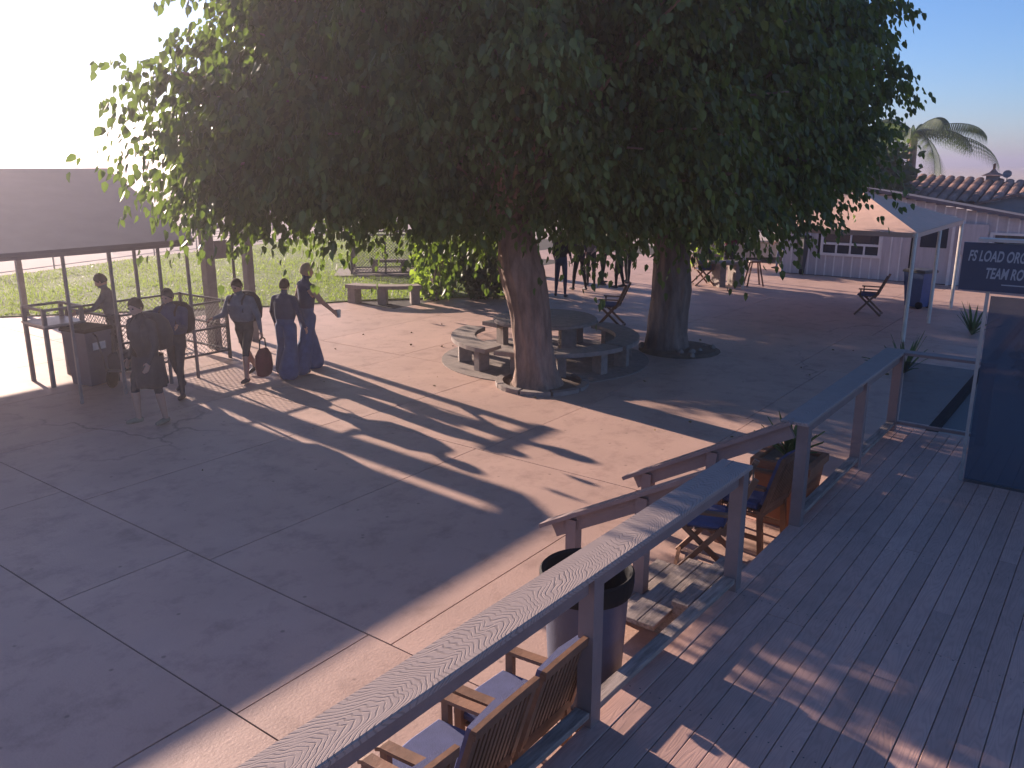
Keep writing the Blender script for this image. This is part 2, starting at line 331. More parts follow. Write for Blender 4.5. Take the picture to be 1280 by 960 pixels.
# the paved court: slabs with open joints, each slab a piece of its own
court = thing('court_pavement', None, None, (0, 0, 0), ANG, kind='structure')
MB().box(-9, 34, 1.9, 30, -.12, -.009).build('joint_bed', 'joint', court)
rows = [(-9, -5.2, 3.8, 0), (-5.2, -1.2, 3.6, 1), (-1.2, 2.74, 3.4, .4), (2.74, 3.95, 2.45, .24), (3.95, 7.85, 2.35, 0), (7.85, 11.2, 2.3, -.05), (11.2, 14.9, 2.3, .05), (14.9, 18.6, 3.4, .6), (18.6, 22.4, 3.6, .2), (22.4, 26.6, 4, 1.1), (26.6, 30.4, 4, .3)]
for a0, a1, st, off in rows:
    c = 4.12 + off - 2 * st
    while c < 23:
        c0, c1 = max(c, 2.0), min(c + st, 23.5)
        cx = AC((a0 + a1) / 2, (c0 + c1) / 2)
        if c1 - c0 > .3 and not (cx.y > 23.0 and cx.x < -.5) and not (cx.y - cx.x * .33 > 24.3 and cx.x < 0):
            jg = .005 + .003 * random.random(); dz = random.uniform(-.0015, .001)
            MB().box(a0 + jg, a1 - jg, c0 + jg, c1 - jg, -.03, dz).build('slab', 'court_concrete', court)
        c += st
# hills on the horizon
m = MB(); pts = []
for i in range(30):
    x = (-2600 + i * 75) * .16; u = (x / .16 + 1480) / 60
    h = 3.2 + 3.2 * math.exp(-(u / 1.0) ** 2 * .5) + 4.2 * math.exp(-((u - 2.2) / 1.0) ** 2) + .5 * mnoise.noise((i * .6, 0, 0))
    pts.append((x, 464, h))
top = len(pts)
for (x, y, h) in pts: m.v += [(x, y - 26, -2), (x, y, h), (x, y + 40, -2)]
for i in range(top - 1):
    a = i * 3; m.f += [(a, a + 3, a + 4, a + 1), (a + 1, a + 4, a + 5, a + 2)]
structure('hills', m.mesh('hills'), 'mountain')

# ------------------------------------------------------------------ the deck
DZ = .42
deck = thing('deck', None, None, (0, 0, 0), ANG, kind='structure')
w = .1345; c = 2.155; k = 0
while c - w > -1.4:
    cuts = [-2.5, random.uniform(.2, 2.2), random.uniform(5.0, 7.6), 10.72] if k not in (0, 1, 2, 3) else [-2.5, 1.6 + .3 * k, 6.6 - .4 * k, 10.72]
    for a0, a1 in zip(cuts, cuts[1:]):
        dz = random.uniform(-.0015, .0015)
        MB().box(a0 + .0015, a1 - .0015, c - w + .0025, c - .0025, DZ - .028, DZ + dz, .003).build('plank', 'deck_timber', deck)
    c -= w; k += 1
MB().box(-2.5, 10.70, 2.115, 2.145, .02, DZ - .032).build('fascia', 'rail_paint', deck)
MB().box(10.665, 10.695, -1.35, 2.113, .02, DZ - .032).build('fascia', 'rail_paint', deck)
for a in (-2, 1, 4, 7, 10): MB().box(a, a + .09, -1.3, 2.10, .01, DZ - .03).build('joist', 'weathered_timber', deck)

sc = MB()
for a in (-1.95, -.45, 1.05, 2.55, 4.05, 5.55, 7.05, 8.55, 10.05):
    for q in range(26):
        for d_ in (.035, .10): sc.lathe([(.006, DZ + .0018), (.0, DZ + .0022)], 6, a + random.uniform(-.01, .01), 2.155 - q * w - d_ + random.uniform(-.006, .006))
o = sc.build('screws', 'dark_metal', deck); o['kind'] = 'stuff'
# railing along the deck edge
RC = 2.085
rl = thing('deck_railing', 'grey railing with wide timber cap running along the deck edge', 'railing', AC(0, RC + .02), ANG)
def cap(a0, a1): MB().box(a0, a1, -.055, .185, 1.368, 1.40, .006).build('cap', 'cap_timber', rl)
def post(a, h=1.365, c=0, z0=.1, wd=.10, name='post', mat='rail_paint', par=None): MB().box(a - wd / 2, a + wd / 2, c - wd / 2, c + wd / 2, z0, h, .002).build(name, mat, par or rl)
cap(-2.4, 5.70); cap(6.96, 10.64)
for a in (-2.3, -.35, 1.62, 3.60, 5.60, 7.06, 8.93, 10.50): post(a)
def brail(a0, a1, zc=.515, mat='weathered_timber'): MB().box(a0, a1, -.045, .045, zc - .019, zc + .019, .003).build('bottom_rail', mat, rl)
for a0, a1 in ((-2.25, -.41), (-.29, 1.56), (1.68, 3.54), (3.66, 5.54), (7.12, 8.87), (8.99, 10.44)): brail(a0, a1)
def sub(a0, a1): MB().box(a0, a1, -.02, .02, 1.27, 1.362).build('top_rail', 'rail_paint', rl)
for a0, a1 in ((-2.25, -.41), (-.29, 1.56), (1.68, 3.54), (3.66, 5.54), (7.12, 8.87), (8.99, 10.44)): sub(a0, a1)
for o in list(rl.children):                     # the near run of the railing is turned out by about one degree
    if min(v.co.x for v in o.data.vertices) < 5.55: o.location = (5.6 * (1 - math.cos(-.022)), 5.6 * -math.sin(-.022), 0); o.rotation_euler = (0, 0, -.022)
# return at the far end with a clear screen below
MB().box(10.44, 10.62, -1.02, -.058, 1.366, 1.398, .004).build('cap', 'rail_paint', rl)
post(10.52, 1.364, -.96); MB().box(10.50, 10.54, -.94, -.06, .50, .535).build('bottom_rail', 'rail_paint', rl)
MB().box(10.516, 10.524, -.93, -.07, .55, 1.28).build('screen_pane', 'clear_glass', rl)

# steps between the two stair rails
st = thing('deck_steps', 'timber steps with two-board treads leading off the deck', 'steps', AC(0, 0), ANG)
for i, (c0, z) in enumerate(((2.17, .335), (2.46, .235), (2.76, .135))):
    a0 = (5.28, 5.04, 5.0)[i]
    for kx in range(2): MB().box(a0 + random.uniform(-.01, .01), 6.22, c0 + kx * .142 + .002, c0 + .138 + kx * .142, z - .036, z, .004).build('tread', 'weathered_timber', st)
for a in (5.32, 6.1):
    MB().loft([[(a, 2.16, .0), (a, 3.04, .0), (a, 3.04, .095), (a, 2.76, .097), (a, 2.74, .197), (a, 2.46, .198), (a, 2.44, .297), (a, 2.16, .298)],
               [(a + .04, 2.16, .0), (a + .04, 3.04, .0), (a + .04, 3.04, .095), (a + .04, 2.76, .097), (a + .04, 2.74, .197), (a + .04, 2.46, .198), (a + .04, 2.44, .297), (a + .04, 2.16, .298)]]).build('stringer', 'weathered_timber', st)
def stair_rail(a, label, c_end=3.86):
    t = thing('stair_handrail', label, 'handrail', AC(a, 0), ANG, 'handrails of the deck steps')
    z = lambda c: 1.385 - (c - 2.2) * .55
    MB().bar((0, 2.19, z(2.19)), (0, c_end, z(c_end)), .15, .034).build('cap', 'rail_paint', t)
    MB().bar((0, 2.19, z(2.19) - .085), (0, c_end - .12, z(c_end - .12) - .085), .04, .13).build('top_rail', 'rail_paint', t)
    MB().box(-.05, .05, 3.5, 3.6, 0.0, z(3.56) - .03).build('post', 'rail_paint', t)
    MB().box(-.05, .05, 2.84, 2.94, .136, z(2.9) - .03).build('post', 'rail_paint', t)
    MB().bar((0, 2.95, .42), (0, 3.5, .18), .035, .06).build('lower_rail', 'rail_paint', t)
    return t
stair_rail(5.62, 'near sloping grey handrail of the deck steps behind the trash can')
stair_rail(6.98, 'far sloping grey handrail of the deck steps beside the agave planter', 3.8)

# ------------------------------------------------------------------ trees
def loft_trunk(name, path, parent, mat, n=64, ridge=.10, seed=0.):
    mb = MB(); pts = [Vector(p[:3]) for p in path]; rad_ = [p[3] for p in path]
    P, Rr = [], []
    for i in range(len(pts) - 1):
        for s_ in range(9):
            t = s_ / 9; P.append(pts[i].lerp(pts[i + 1], t)); Rr.append(rad_[i] * (1 - t) + rad_[i + 1] * t)
    P.append(pts[-1]); Rr.append(rad_[-1])
    rings = []
    for p, r in zip(P, Rr):
        ring = []
        for k in range(n):
            t = 2 * math.pi * k / n
            q = mnoise.noise((math.cos(t) * 2.6 + seed, math.sin(t) * 2.6, p.z * .8)) * .11 + ridge * (mnoise.noise((math.cos(t) * 6 + seed, math.sin(t) * 6, p.z * 1.1)) + .55 * mnoise.noise((math.cos(t) * 14 + seed, math.sin(t) * 14, p.z * 2.2)))
            ring.append((p.x + r * (1 + q) * math.cos(t), p.y + r * (1 + q) * math.sin(t), p.z))
        rings.append(ring)
    return mb.loft(rings).build(name, mat, parent, smooth=True)

def leaves(P, D, L, wd, droop=0.):
    """heart-shaped leaves (two quads folded on the midrib): base points P, directions D, lengths L"""
    n = len(P); D = D / np.linalg.norm(D, axis=1, keepdims=True)
    rv = rng.normal(size=(n, 3)); rv[:, 2] *= .5
    sd = np.cross(D, rv); sd /= np.linalg.norm(sd, axis=1, keepdims=True) + 1e-9
    up = np.cross(sd, D); L = L[:, None]; Wd = L * wd
    V = np.zeros((n, 6, 3)); fold = .22
    V[:, 0] = P; V[:, 3] = P + D * L - up * L * .12
    V[:, 1] = P + D * L * .22 + sd * Wd + up * Wd * fold; V[:, 2] = P + D * L * .62 + sd * Wd * .8 + up * Wd * fold * .6
    V[:, 5] = P + D * L * .22 - sd * Wd + up * Wd * fold; V[:, 4] = P + D * L * .62 - sd * Wd * .8 + up * Wd * fold * .6
    b = (np.arange(n) * 6)[:, None]
    Fq = np.concatenate([b + np.array([[0, 1, 2, 3]]), b + np.array([[3, 4, 5, 0]])], 0)
    return V.reshape(-1, 3), Fq
def sprig_leaves(starts, dirs, lens, per, leafL, droop=1.0, jitter=.04):
    """drooping twigs carrying leaves; returns base points, directions"""
    n = len(starts); t = rng.random((n, per)); d = dirs / np.linalg.norm(dirs, axis=1, keepdims=True)
    s_ = t * lens[:, None]
    P = starts[:, None, :] + d[:, None, :] * s_[..., None]; P[..., 2] -= droop * s_ ** 2 / (lens[:, None] * 1.0 + .3)
    P += rng.normal(scale=jitter, size=P.shape)
    Dn = d[:, None, :] * .6 + rng.normal(scale=.30, size=P.shape); Dn[..., 2] -= .75 + .8 * t
    return P.reshape(-1, 3), Dn.reshape(-1, 3)

def mulberry(label, base, path, crown_c, crown_r, tips, n_bough, zmin_fn, seed, bark, per_bough=60):
    t = thing('mulberry_tree', label, 'tree', base, 0, 'shade trees on the court')
    loft_trunk('trunk', path, t, bark, seed=seed)
    fork = Vector(path[-1][:3]); B = Vector(base); cc = Vector(crown_c) - B; cr = Vector(crown_r)
    ends = [Vector(p) - B for p in tips]
    tries = 0
    while len(ends) < n_bough + len(tips) and tries < 20000:
        tries += 1
        v = Vector(rng.normal(size=3)).normalized(); rr = (.55 + .45 * rng.random() ** .45) * (1.0 if rng.random() < .85 else 1.13)
        e = Vector((cc.x + v.x * cr.x * rr, cc.y + v.y * cr.y * rr, cc.z + v.z * cr.z * rr))
        if (e + B).z < zmin_fn((e + B).x, (e + B).y) + .55 * mnoise.noise((e.x * .7, e.y * .7, seed)): continue
        ends.append(e)
    limbs = MB(); stP, stD, stL = [], [], []
    for i, e in enumerate(ends):
        mid = fork.lerp(e, .5) + Vector((rng.normal() * .25, rng.normal() * .25, .45 + .1 * (e - fork).length))
        pts = []
        for k in range(9):
            u = k / 8; p = fork * (1 - u) ** 2 + mid * 2 * u * (1 - u) + e * u * u; pts.append(p)
        r0 = .11 if i % 9 == 0 else .045
        limbs.tube(pts, [r0 * (1 - .85 * k / 8) + .006 for k in range(9)], 6)
        ln = (e - fork).length; out = (e - fork).normalized()
        nn = int(per_bough * (1.5 if i < len(tips) else 1))
        u = .45 + .6 * rng.random(nn) ** .8
        pu = np.array([list(fork * (1 - q) ** 2 + mid * 2 * q * (1 - q) + e * q * q) for q in u])
        pu += rng.normal(scale=.19 if i < len(tips) else .21, size=pu.shape)
        dd = np.array(out) * .7 + rng.normal(scale=.75, size=pu.shape); dd[:, 2] = dd[:, 2] * .6 + .05
        stP.append(pu); stD.append(dd); stL.append(rng.uniform(.45, 1.05, nn))
    limbs.build('branches', bark, t, smooth=True)
    P, D = sprig_leaves(np.concatenate(stP), np.concatenate(stD), np.concatenate(stL), 12, .13)
    Vv, Fq = leaves(P, D, rng.uniform(.085, .165, len(P)), .29)
    o = obj('crown', mesh_np('crown', Vv, Fq, 'leaf_mulberry'), None, t); o['kind'] = 'stuff'
    return t

def unproj(px, py, Y):
    u = (px - 640) / F_PX; v = (480 - py) / F_PX; cp, sp = math.cos(PITCH), math.sin(PITCH)
    dy = cp + v * sp; dz = -sp + v * cp; k = Y / dy; return (u * k, Y, CAM_H + dz * k)
# tips: boughs seen against the sky and along the lower edge, each at its own distance
tips1 = [(-4.25, 11.0, 4.65), (-4.35, 11.2, 3.9), (-3.75, 10.8, 4.35), (-3.8, 11.4, 3.3), (-3.5, 11.8, 3.4), (-3.1, 11.0, 5.1), (-3.9, 11.6, 3.85), (-2.9, 11.2, 5.6), (-3.4, 12.0, 3.3), (-3.6, 11.5, 4.8), (-3.0, 10.6, 4.3), (-3.7, 10.8, 3.5), (-3.4, 12.0, 5.9), (-3.3, 13.4, 6.4), (-2.6, 10.6, 4.6), (-2.2, 10.4, 3.9), (-4.2, 12.4, 4.0), (-4.0, 11.8, 3.45), (-4.15, 12.2, 3.6), (-3.6, 11.4, 3.5), (-4.0, 12.0, 4.3), (-3.4, 11.2, 3.9), (-3.3, 12.9, 3.45), (-2.6, 13.0, 3.45),
         (-2.0, 13.2, 3.4), (-1.3, 13.2, 3.15), (-.8, 13.4, 2.9), (-.3, 13.6, 2.75), (-4.4, 13.2, 3.5), (-3.8, 12.6, 3.5), (-3.8, 12.2, 4.2), (-4.2, 12.2, 5.0), (1.6, 12.9, 3.0), (.9, 12.6, 3.05), (-.8, 12.2, 3.1), (-1.8, 12.4, 3.2)]
def zmin1(x, y):
    return 3.5 + max(0, y - 13.6) * .28 if x < -.5 else 3.05
mulberry('large mulberry tree with leaning trunk in a stone ring, left of the two', (.42, 13.32, 0),
         [(0.02, 0, -.05, .47), (0, 0, .10, .40), (-.02, 0, .30, .345), (-.06, 0, .7, .315), (-.12, 0, 1.15, .315), (-.19, 0, 1.55, .34), (-.26, 0, 1.9, .36), (-.33, 0.03, 2.35, .30), (-.36, .05, 2.7, .22)],
         (.1, 13.4, 5.3), (4.2, 3.7, 3.4), tips1, 165, zmin1, 1.3, 'bark')
tips2 = [(6.4, 16.2, 4.9), (6.35, 16.6, 5.7), (6.3, 15.8, 4.2), (6.0, 15.6, 3.4), (5.8, 16.0, 3.5), (5.2, 15.4, 3.2), (4.7, 15.8, 2.9), (5.5, 16.6, 3.25), (6.2, 16.8, 3.7), (6.4, 15.6, 5.2), (3.2, 14.9, 2.75), (2.5, 15.2, 2.7), (1.6, 15.8, 2.8), (4.0, 15.6, 2.7), (6.2, 16.0, 6.4), (2.3, 17.6, 2.9), (1.8, 17.2, 2.9)]
def zmin2(x, y): return 3.0 if x < 4.2 else 3.0 + (x - 4.2) * .62
mulberry('large mulberry tree with straight furrowed trunk, right of the two', (3.06, 16.1, 0),
         [(0, 0, -.05, .50), (0, 0, .10, .42), (0, 0, .35, .375), (.02, 0, .8, .37), (.03, 0, 1.2, .385), (.02, 0, 1.6, .35), (0, 0, 2.0, .34), (.03, 0.03, 2.45, .27), (.05, .05, 2.8, .2)],
         (3.0, 16.3, 5.4), (3.45, 3.6, 3.7), tips2, 165, zmin2, 5.1, 'bark2')

mulberry('third mulberry standing behind the ivy shrub, crown merging with the others', (-2.0, 23.5, 0),
         [(0, 0, -.05, .40), (0, 0, .15, .32), (.02, 0, .7, .28), (0, 0, 1.4, .28), (.03, 0, 2.1, .26), (.03, .03, 2.6, .2)],
         (-3.2, 22.6, 4.5), (3.6, 2.6, 1.7), [(-5.6, 22.4, 3.3), (-4.4, 21.2, 3.2), (-3.0, 20.6, 3.1), (-1.2, 21.2, 3.0), (-.6, 23, 2.9)], 85, lambda x, y: 3.05, 9.4, 'bark2', 52)

mulberry('low broad mulberry added unseen farthest back to shade the far court, behind the dark leafy shrub', (-.55, 28.4, 0),
         [(0, 0, -.05, .36), (0, 0, .15, .29), (.02, 0, .7, .25), (0, 0, 1.5, .25), (.02, 0, 2.3, .2), (.02, .02, 2.7, .16)],
         (-1.2, 28.8, 3.95), (4.3, 2.6, 1.15), [(-4.6, 28.6, 3.3), (-2.5, 27.4, 3.1), (2.6, 28.4, 3.2), (1.2, 27.6, 3.1)], 70, lambda x, y: 3.0, 3.7, 'bark2', 46)  # extra hidden tree, its low crown shaped to shade the far court

def bush(name, label, cat, base, radii, n, L, mat, group=None, stems=7, wd=.34):
    t = thing(name, label, cat, base, 0, group); mb = MB()
    for k in range(stems):
        a_ = rng.uniform(0, 6.28); e = (radii[0] * .6 * math.cos(a_), radii[1] * .6 * math.sin(a_), radii[2] * rng.uniform(1.0, 1.7))
        mb.tube([(0, 0, 0), (e[0] * .4, e[1] * .4, e[2] * .5), e], [.022, .014, .006], 5)
    mb.build('stem', 'bark2', t)
    nc = max(8, n // 60); cv = rng.normal(size=(nc, 3)); cv /= np.linalg.norm(cv, axis=1, keepdims=True)
    cen = cv * np.array(radii) * (.55 + .4 * rng.random((nc, 1))); cen[:, 2] += radii[2]
    idx = rng.integers(0, nc, n); P = cen[idx] + rng.normal(scale=min(radii) * .22, size=(n, 3)); P[:, 2] = np.maximum(P[:, 2], .03)
    D = cv[idx] * .7 + rng.normal(scale=.6, size=(n, 3)); D[:, 2] -= .25
    Vv, Fq = leaves(P, D, rng.uniform(.7, 1.3, n) * L, wd); o = obj('foliage', mesh_np('foliage', Vv, Fq, mat), None, t); o['kind'] = 'stuff'
    return t
bush('ivy_shrub', 'bright green sunlit ivy shrub beside the curved stone bench', 'shrub', (-2.05, 22.3, 0), (.55, .5, .95), 1500, .17, 'leaf_ivy')
bush('dark_shrub', 'dark leafy shrub between the ivy and the leaning trunk', 'shrub', (-.75, 22.6, 0), (.85, .6, .72), 1400, .18, 'leaf_dark')
bush('low_shrub', 'low dark shrub behind the leaning tree trunk', 'shrub', (.2, 23.6, 0), (.6, .55, .5), 800, .16, 'leaf_dark')
bush('flowering_bush', 'low flowering bush far behind the right trunk', 'shrub', (6.9, 30.0, 0), (.8, .7, .75), 900, .16, 'leaf_ivy')
def spiky(name, label, base, n, L, w_, mat='leaf_agave', par=None, z0=0., cat='plant'):
    t = par or thing(name, label, cat, base); mb = MB()
    for k in range(n):
        a_ = 6.283 * k / n + rng.uniform(-.3, .3); el = rng.uniform(.5, 1.45); l = L * rng.uniform(.7, 1.1); pts = []
        d = Vector((math.cos(a_) * math.cos(el), math.sin(a_) * math.cos(el), math.sin(el))); sd = Vector((-math.sin(a_), math.cos(a_), 0))
        prof = [(0, .5), (.3, 1), (.7, .7), (1, .05)]; vs = []
        for u, ww_ in prof:
            p = d * (l * u) + Vector((0, 0, z0 - .25 * l * u * u * math.cos(el))); vs += [p - sd * w_ * ww_, p + Vector((0, 0, -.012)), p + sd * w_ * ww_]
        f = []
        for q in range(3):
            b0 = q * 3; f += [(b0, b0 + 1, b0 + 4, b0 + 3), (b0 + 1, b0 + 2, b0 + 5, b0 + 4)]
        mb.add(vs, f)
    mb.build('leaves', mat, t); return t

# agave in a terracotta box planter outside the railing
pl = thing('agave_planter', 'square terracotta planter with spiky agave outside the deck railing', 'planter', AC(8.05, 2.52), ANG)
mb = MB(); mb.loft([[(-.21, -.21, 0), (.21, -.21, 0), (.21, .21, 0), (-.21, .21, 0)], [(-.27, -.27, .62), (.27, -.27, .62), (.27, .27, .62), (-.27, .27, .62)]]); mb.build('pot', 'terracotta', pl)
mb = MB()
for x0, x1, y0, y1 in ((-.30, .30, .24, .30), (-.30, .30, -.30, -.24), (-.30, -.24, -.238, .238), (.24, .30, -.238, .238)): mb.box(x0, x1, y0, y1, .622, .70)
mb.build('pot_rim', 'terracotta', pl); MB().box(-.237, .237, -.237, .237, .625, .665).build('soil', 'soil', pl)
spiky('', '', None, 26, .52, .03, par=pl, z0=.66)

lx = np.concatenate([rng.normal(.6, 2.2, 45), rng.uniform(-4, 9, 15)]); ly = np.concatenate([rng.normal(14.5, 1.8, 45), rng.uniform(9, 21, 15)])
ok = (-.8 * lx + .6 * ly) > 2.6; lx, ly = lx[ok], ly[ok]; nl = len(lx)
Vv, Fq = leaves(np.stack([lx, ly, np.full(nl, .012)], 1), np.concatenate([rng.normal(size=(nl, 2)), rng.normal(scale=.12, size=(nl, 1))], 1), rng.uniform(.035, .08, nl), .34)
Vv[:, 2] = np.clip(Vv[:, 2], .004, .04)
M('dry_leaf', (.17, .12, .05), .9, .4, 5)
obj('fallen_leaves', mesh_np('fallen_leaves', Vv, Fq, 'dry_leaf'), None, label='scattered dry fallen leaves on the paved court', cat='leaves', kind='stuff')
# ------------------------------------------------------------------ seating
def armchair(label, loc, rot, group=None):
    """local +Y is where the chair faces; seat about .44 m"""
    t = thing('garden_armchair', label, 'chair', loc, rot, group)
    for sx in (-1, 1):
        MB().box(sx * .245 - .02, sx * .245 + .02, .19, .24, 0, .62, .004).build('leg', 'teak', t)
        MB().bar((sx * .245, -.23, .0), (sx * .245, -.19, .44), .04, .05, (0, 1, 0)).build('leg', 'teak', t)
        am = MB(); am.loft([[(sx * .25 - .03, y, .622 + dz), (sx * .25 + .03, y, .622 + dz), (sx * .25 + .035, y, .650 + dz), (sx * .25 - .035, y, .650 + dz)] for y, dz in ((-.235, .03), (-.05, .012), (.12, 0), (.22, -.004), (.26, -.02))]); am.build('arm', 'teak', t)
        MB().box(sx * .245 - .015, sx * .245 + .015, -.19, .188, .14, .18).build('stretcher', 'teak', t)
    MB().box(-.25, .25, .22, .25, .375, .43).build('seat_rail', 'teak', t); MB().box(-.25, .25, -.21, -.18, .375, .43).build('seat_rail', 'teak', t)
    for k in range(8): y = -.16 + k * .05; MB().box(-.25, .25, y, y + .036, .412, .430).build('seat_slat', 'teak', t)
    bk = lambda z: -.215 - (z - .43) * .30
    for sx in (-1, 1): MB().bar((sx * .245, bk(.44), .44), (sx * .245, bk(.98), .98), .045, .032, (0, 1, .3)).build('back_post', 'teak', t)
    rail = MB(); rail.loft([[(x, bk(.98) - .017, .945 + h), (x, bk(.98) + .017, .945 + h), (x, bk(1.0) + .015, 1.0 + h), (x, bk(1.0) - .017, 1.0 + h)] for x, h in ((-.265, 0), (-.15, .004), (0, .006), (.15, .004), (.265, 0))]); rail.build('back_rail', 'teak', t)
    MB().bar((-.242, bk(.475), .475), (.242, bk(.475), .475), .03, .05).build('back_rail', 'teak', t)
    for k in range(11): x = -.215 + k * .043; MB().bar((x, bk(.50), .50), (x, bk(.95), .95), .024, .012, (0, 1, .3)).build('back_slat', 'teak', t)
    cu = MB(); ring = lambda z, s_: [(-.235 * s_, -.15 - .06 * (s_ - 1), z), (0, -.17, z), (.235 * s_, -.15, z), (.245 * s_, .05, z), (.235 * s_, .27 * s_, z), (0, .285 * s_, z), (-.235 * s_, .27 * s_, z), (-.245 * s_, .05, z)]
    cu.loft([ring(.433, .94), ring(.447, 1), ring(.478, 1), ring(.495, .93)]); cu.build('seat_cushion', 'cushion', t, smooth=False)
    bc = MB(); bc.loft([[(x, bk(z) + .022 + q * (.05 if abs(x) < .2 else .035), z) for (x, q) in ((-.235, 0), (.235, 0), (.235, 1), (0, 1.15), (-.235, 1))] for z in (.50, .56, .75, .94, .975)]); bc.build('back_cushion', 'cushion', t)
    return t
OUT = ANG                                       # local +Y = away from the deck
ar = armchair('teak armchair with blue cushions next to the trash can', AC(3.40, 2.53), OUT, 'armchairs along the deck')
dup(ar, AC(2.81, 2.53), OUT + .02, 'teak slatted armchair with blue seat, nearest whole chair at the railing')
dup(ar, AC(2.18, 2.53), OUT - .02, 'teak armchair at the lower picture edge, only its arm showing')
dup(ar, AC(7.36, 2.62), OUT - .1, 'teak armchair beyond the steps beside the agave planter')
def folding(label, loc, rot, seat_mat='cushion', group='folding wooden chairs'):
    t = thing('folding_chair', label, 'chair', loc, rot, group)
    for sx in (-1, 1):
        MB().bar((sx * .25, .30, 0.01), (sx * .25, -.12, .50), .035, .045, (0, 1, 0)).build('leg', 'teak', t)
        MB().bar((sx * .215, -.28, 0.01), (sx * .215, .22, .47), .03, .045, (0, 1, 0)).build('leg', 'teak', t)
        MB().bar((sx * .25, -.12, .44), (sx * .25, -.36, .98), .035, .05, (0, 1, 0)).build('back_post', 'teak', t)
        MB().box(sx * .285 - .03, sx * .285 + .03, -.20, .25, .63, .655).build('arm', 'teak', t)
        MB().bar((sx * .285, .20, .47), (sx * .285, .20, .63), .03, .03).build('arm_support', 'teak', t)
    MB().bar((-.23, .28, .04), (.23, .28, .04), .03, .03).build('stretcher', 'teak', t); MB().bar((-.2, -.26, .04), (.2, -.26, .04), .03, .03).build('stretcher', 'teak', t)
    for k in range(7): y = -.15 + k * .058; MB().box(-.23, .23, y, y + .042, .452, .470).build('seat_slat', 'teak', t)
    for k in range(6):
        z = .55 + k * .075; y = -.12 - (z - .44) * .444; MB().bar((-.232, y, z), (.232, y, z), .014, .05).build('back_slat', 'teak', t)
    cu = MB(); cu.loft([[(-.22, -.13, .472), (.22, -.13, .472), (.22, .27, .472), (-.22, .27, .472)], [(-.235, -.14, .495), (.235, -.14, .495), (.235, .285, .495), (-.235, .285, .495)], [(-.21, -.12, .525), (.21, -.12, .525), (.21, .26, .525), (-.21, .26, .525)]]); cu.build('seat_cushion', seat_mat, t)
    return t
fc = folding('folding wooden chair with blue cushion standing beside the deck steps', AC(6.60, 2.72), OUT + .35)
dup(fc, (8.72, 20.1, 0), R(60), 'folding chair alone on the open court before the sided building')
dup(fc, (2.25, 18.55, 0), R(72), 'dark folding chair beside the straight furrowed trunk')
dup(fc, (5.75, 25.2, 0), R(-80), 'folding chair at the far stone table, occupied by a seated person')

# concrete round table with ring benches
rt = thing('round_table', 'round concrete picnic table behind the leaning trunk', 'table', (.62, 15.35, 0))
MB().lathe([(0, .70), (.9, .70), (.97, .72), (.97, .765), (.94, .785), (0, .785)], 28).build('table_top', 'stone_conc', rt)
for k in range(3):
    a_ = k * 2.094 + .3; c_, s_ = math.cos(a_), math.sin(a_); MB().bar((.45 * c_, .45 * s_, 0), (.45 * c_, .45 * s_, .70), .17, .30, (c_, s_, 0)).build('leg', 'stone_conc', rt)
MB().lathe([(1.95, -.02), (1.95, .012), (0, .014)], 40).build('table_pad', 'stone_conc', rt)
labs = ['curved concrete bench left of the round table, sunlit end', 'curved concrete bench in front of the round table', 'curved concrete bench right of the round table', 'curved concrete bench behind the round table']
for k in range(4):
    t0 = R((150, 238, 322, 50)[k]); t1 = t0 + R((82, 80, 82, 84)[k])
    b = thing('curved_bench', labs[k], 'bench', (.62, 15.35, .014), 0, 'ring of benches')
    MB().sector(1.32, 1.76, t0, t1, .38, .455, 10).build('seat', 'stone_conc', b)
    for u in (.14, .5, .86): ta = t0 + (t1 - t0) * u; MB().sector(1.40, 1.64, ta - .045, ta + .045, 0, .378, 1).build('leg', 'stone_conc', b)
# stone ring round the leaning tree, broken kerb
rg = thing('tree_ring', 'broken concrete kerb ring round the leaning tree', 'kerb', (.50, 13.42, 0))
MB().lathe([(.66, .02), (.2, .06), (0, .07)], 24).build('soil', 'soil', rg)
for k in range(9):
    if k in (1,): continue
    t0 = k * .698; z = .06 + .025 * random.random(); MB().sector(.66, .78, t0 + .02, t0 + .67, -.02, z, 4).build('kerb_stone', 'stone_conc', rg)
rb = thing('tree_pit', 'rough soil pit with loose stones under the straight trunk', 'tree pit', (3.3, 16.05, 0))
mb = MB(); mb.lathe([(.8, .005), (.72, .05), (.4, .07), (0, .075)], 20); mb.build('soil', 'soil', rb)
for k in range(14):
    a_, r_ = rng.uniform(0, 6.28), rng.uniform(.45, .75); s_ = rng.uniform(.03, .075); mb = MB(); x, y = r_ * math.cos(a_), r_ * math.sin(a_)
    mb.lathe([(0, .02), (s_, .03), (s_ * .9, .05 + s_ * .6), (s_ * .3, .06 + s_), (0, .06 + s_)], 7, x, y); mb.build('stone', 'stone_conc', rb)
# curved stone bench by the lawn
sb = thing('stone_bench', 'small curved stone bench on the court edge by the lawn', 'bench', (-3.2, 23.7, 0))
MB().sector(1.85, 2.25, R(238), R(292), .40, .49, 10).build('seat', 'stone_conc', sb)
for d_ in (242, 265, 288): MB().sector(1.9, 2.2, R(d_ - 3), R(d_ + 3), 0, .398, 1).build('leg', 'stone_conc', sb)

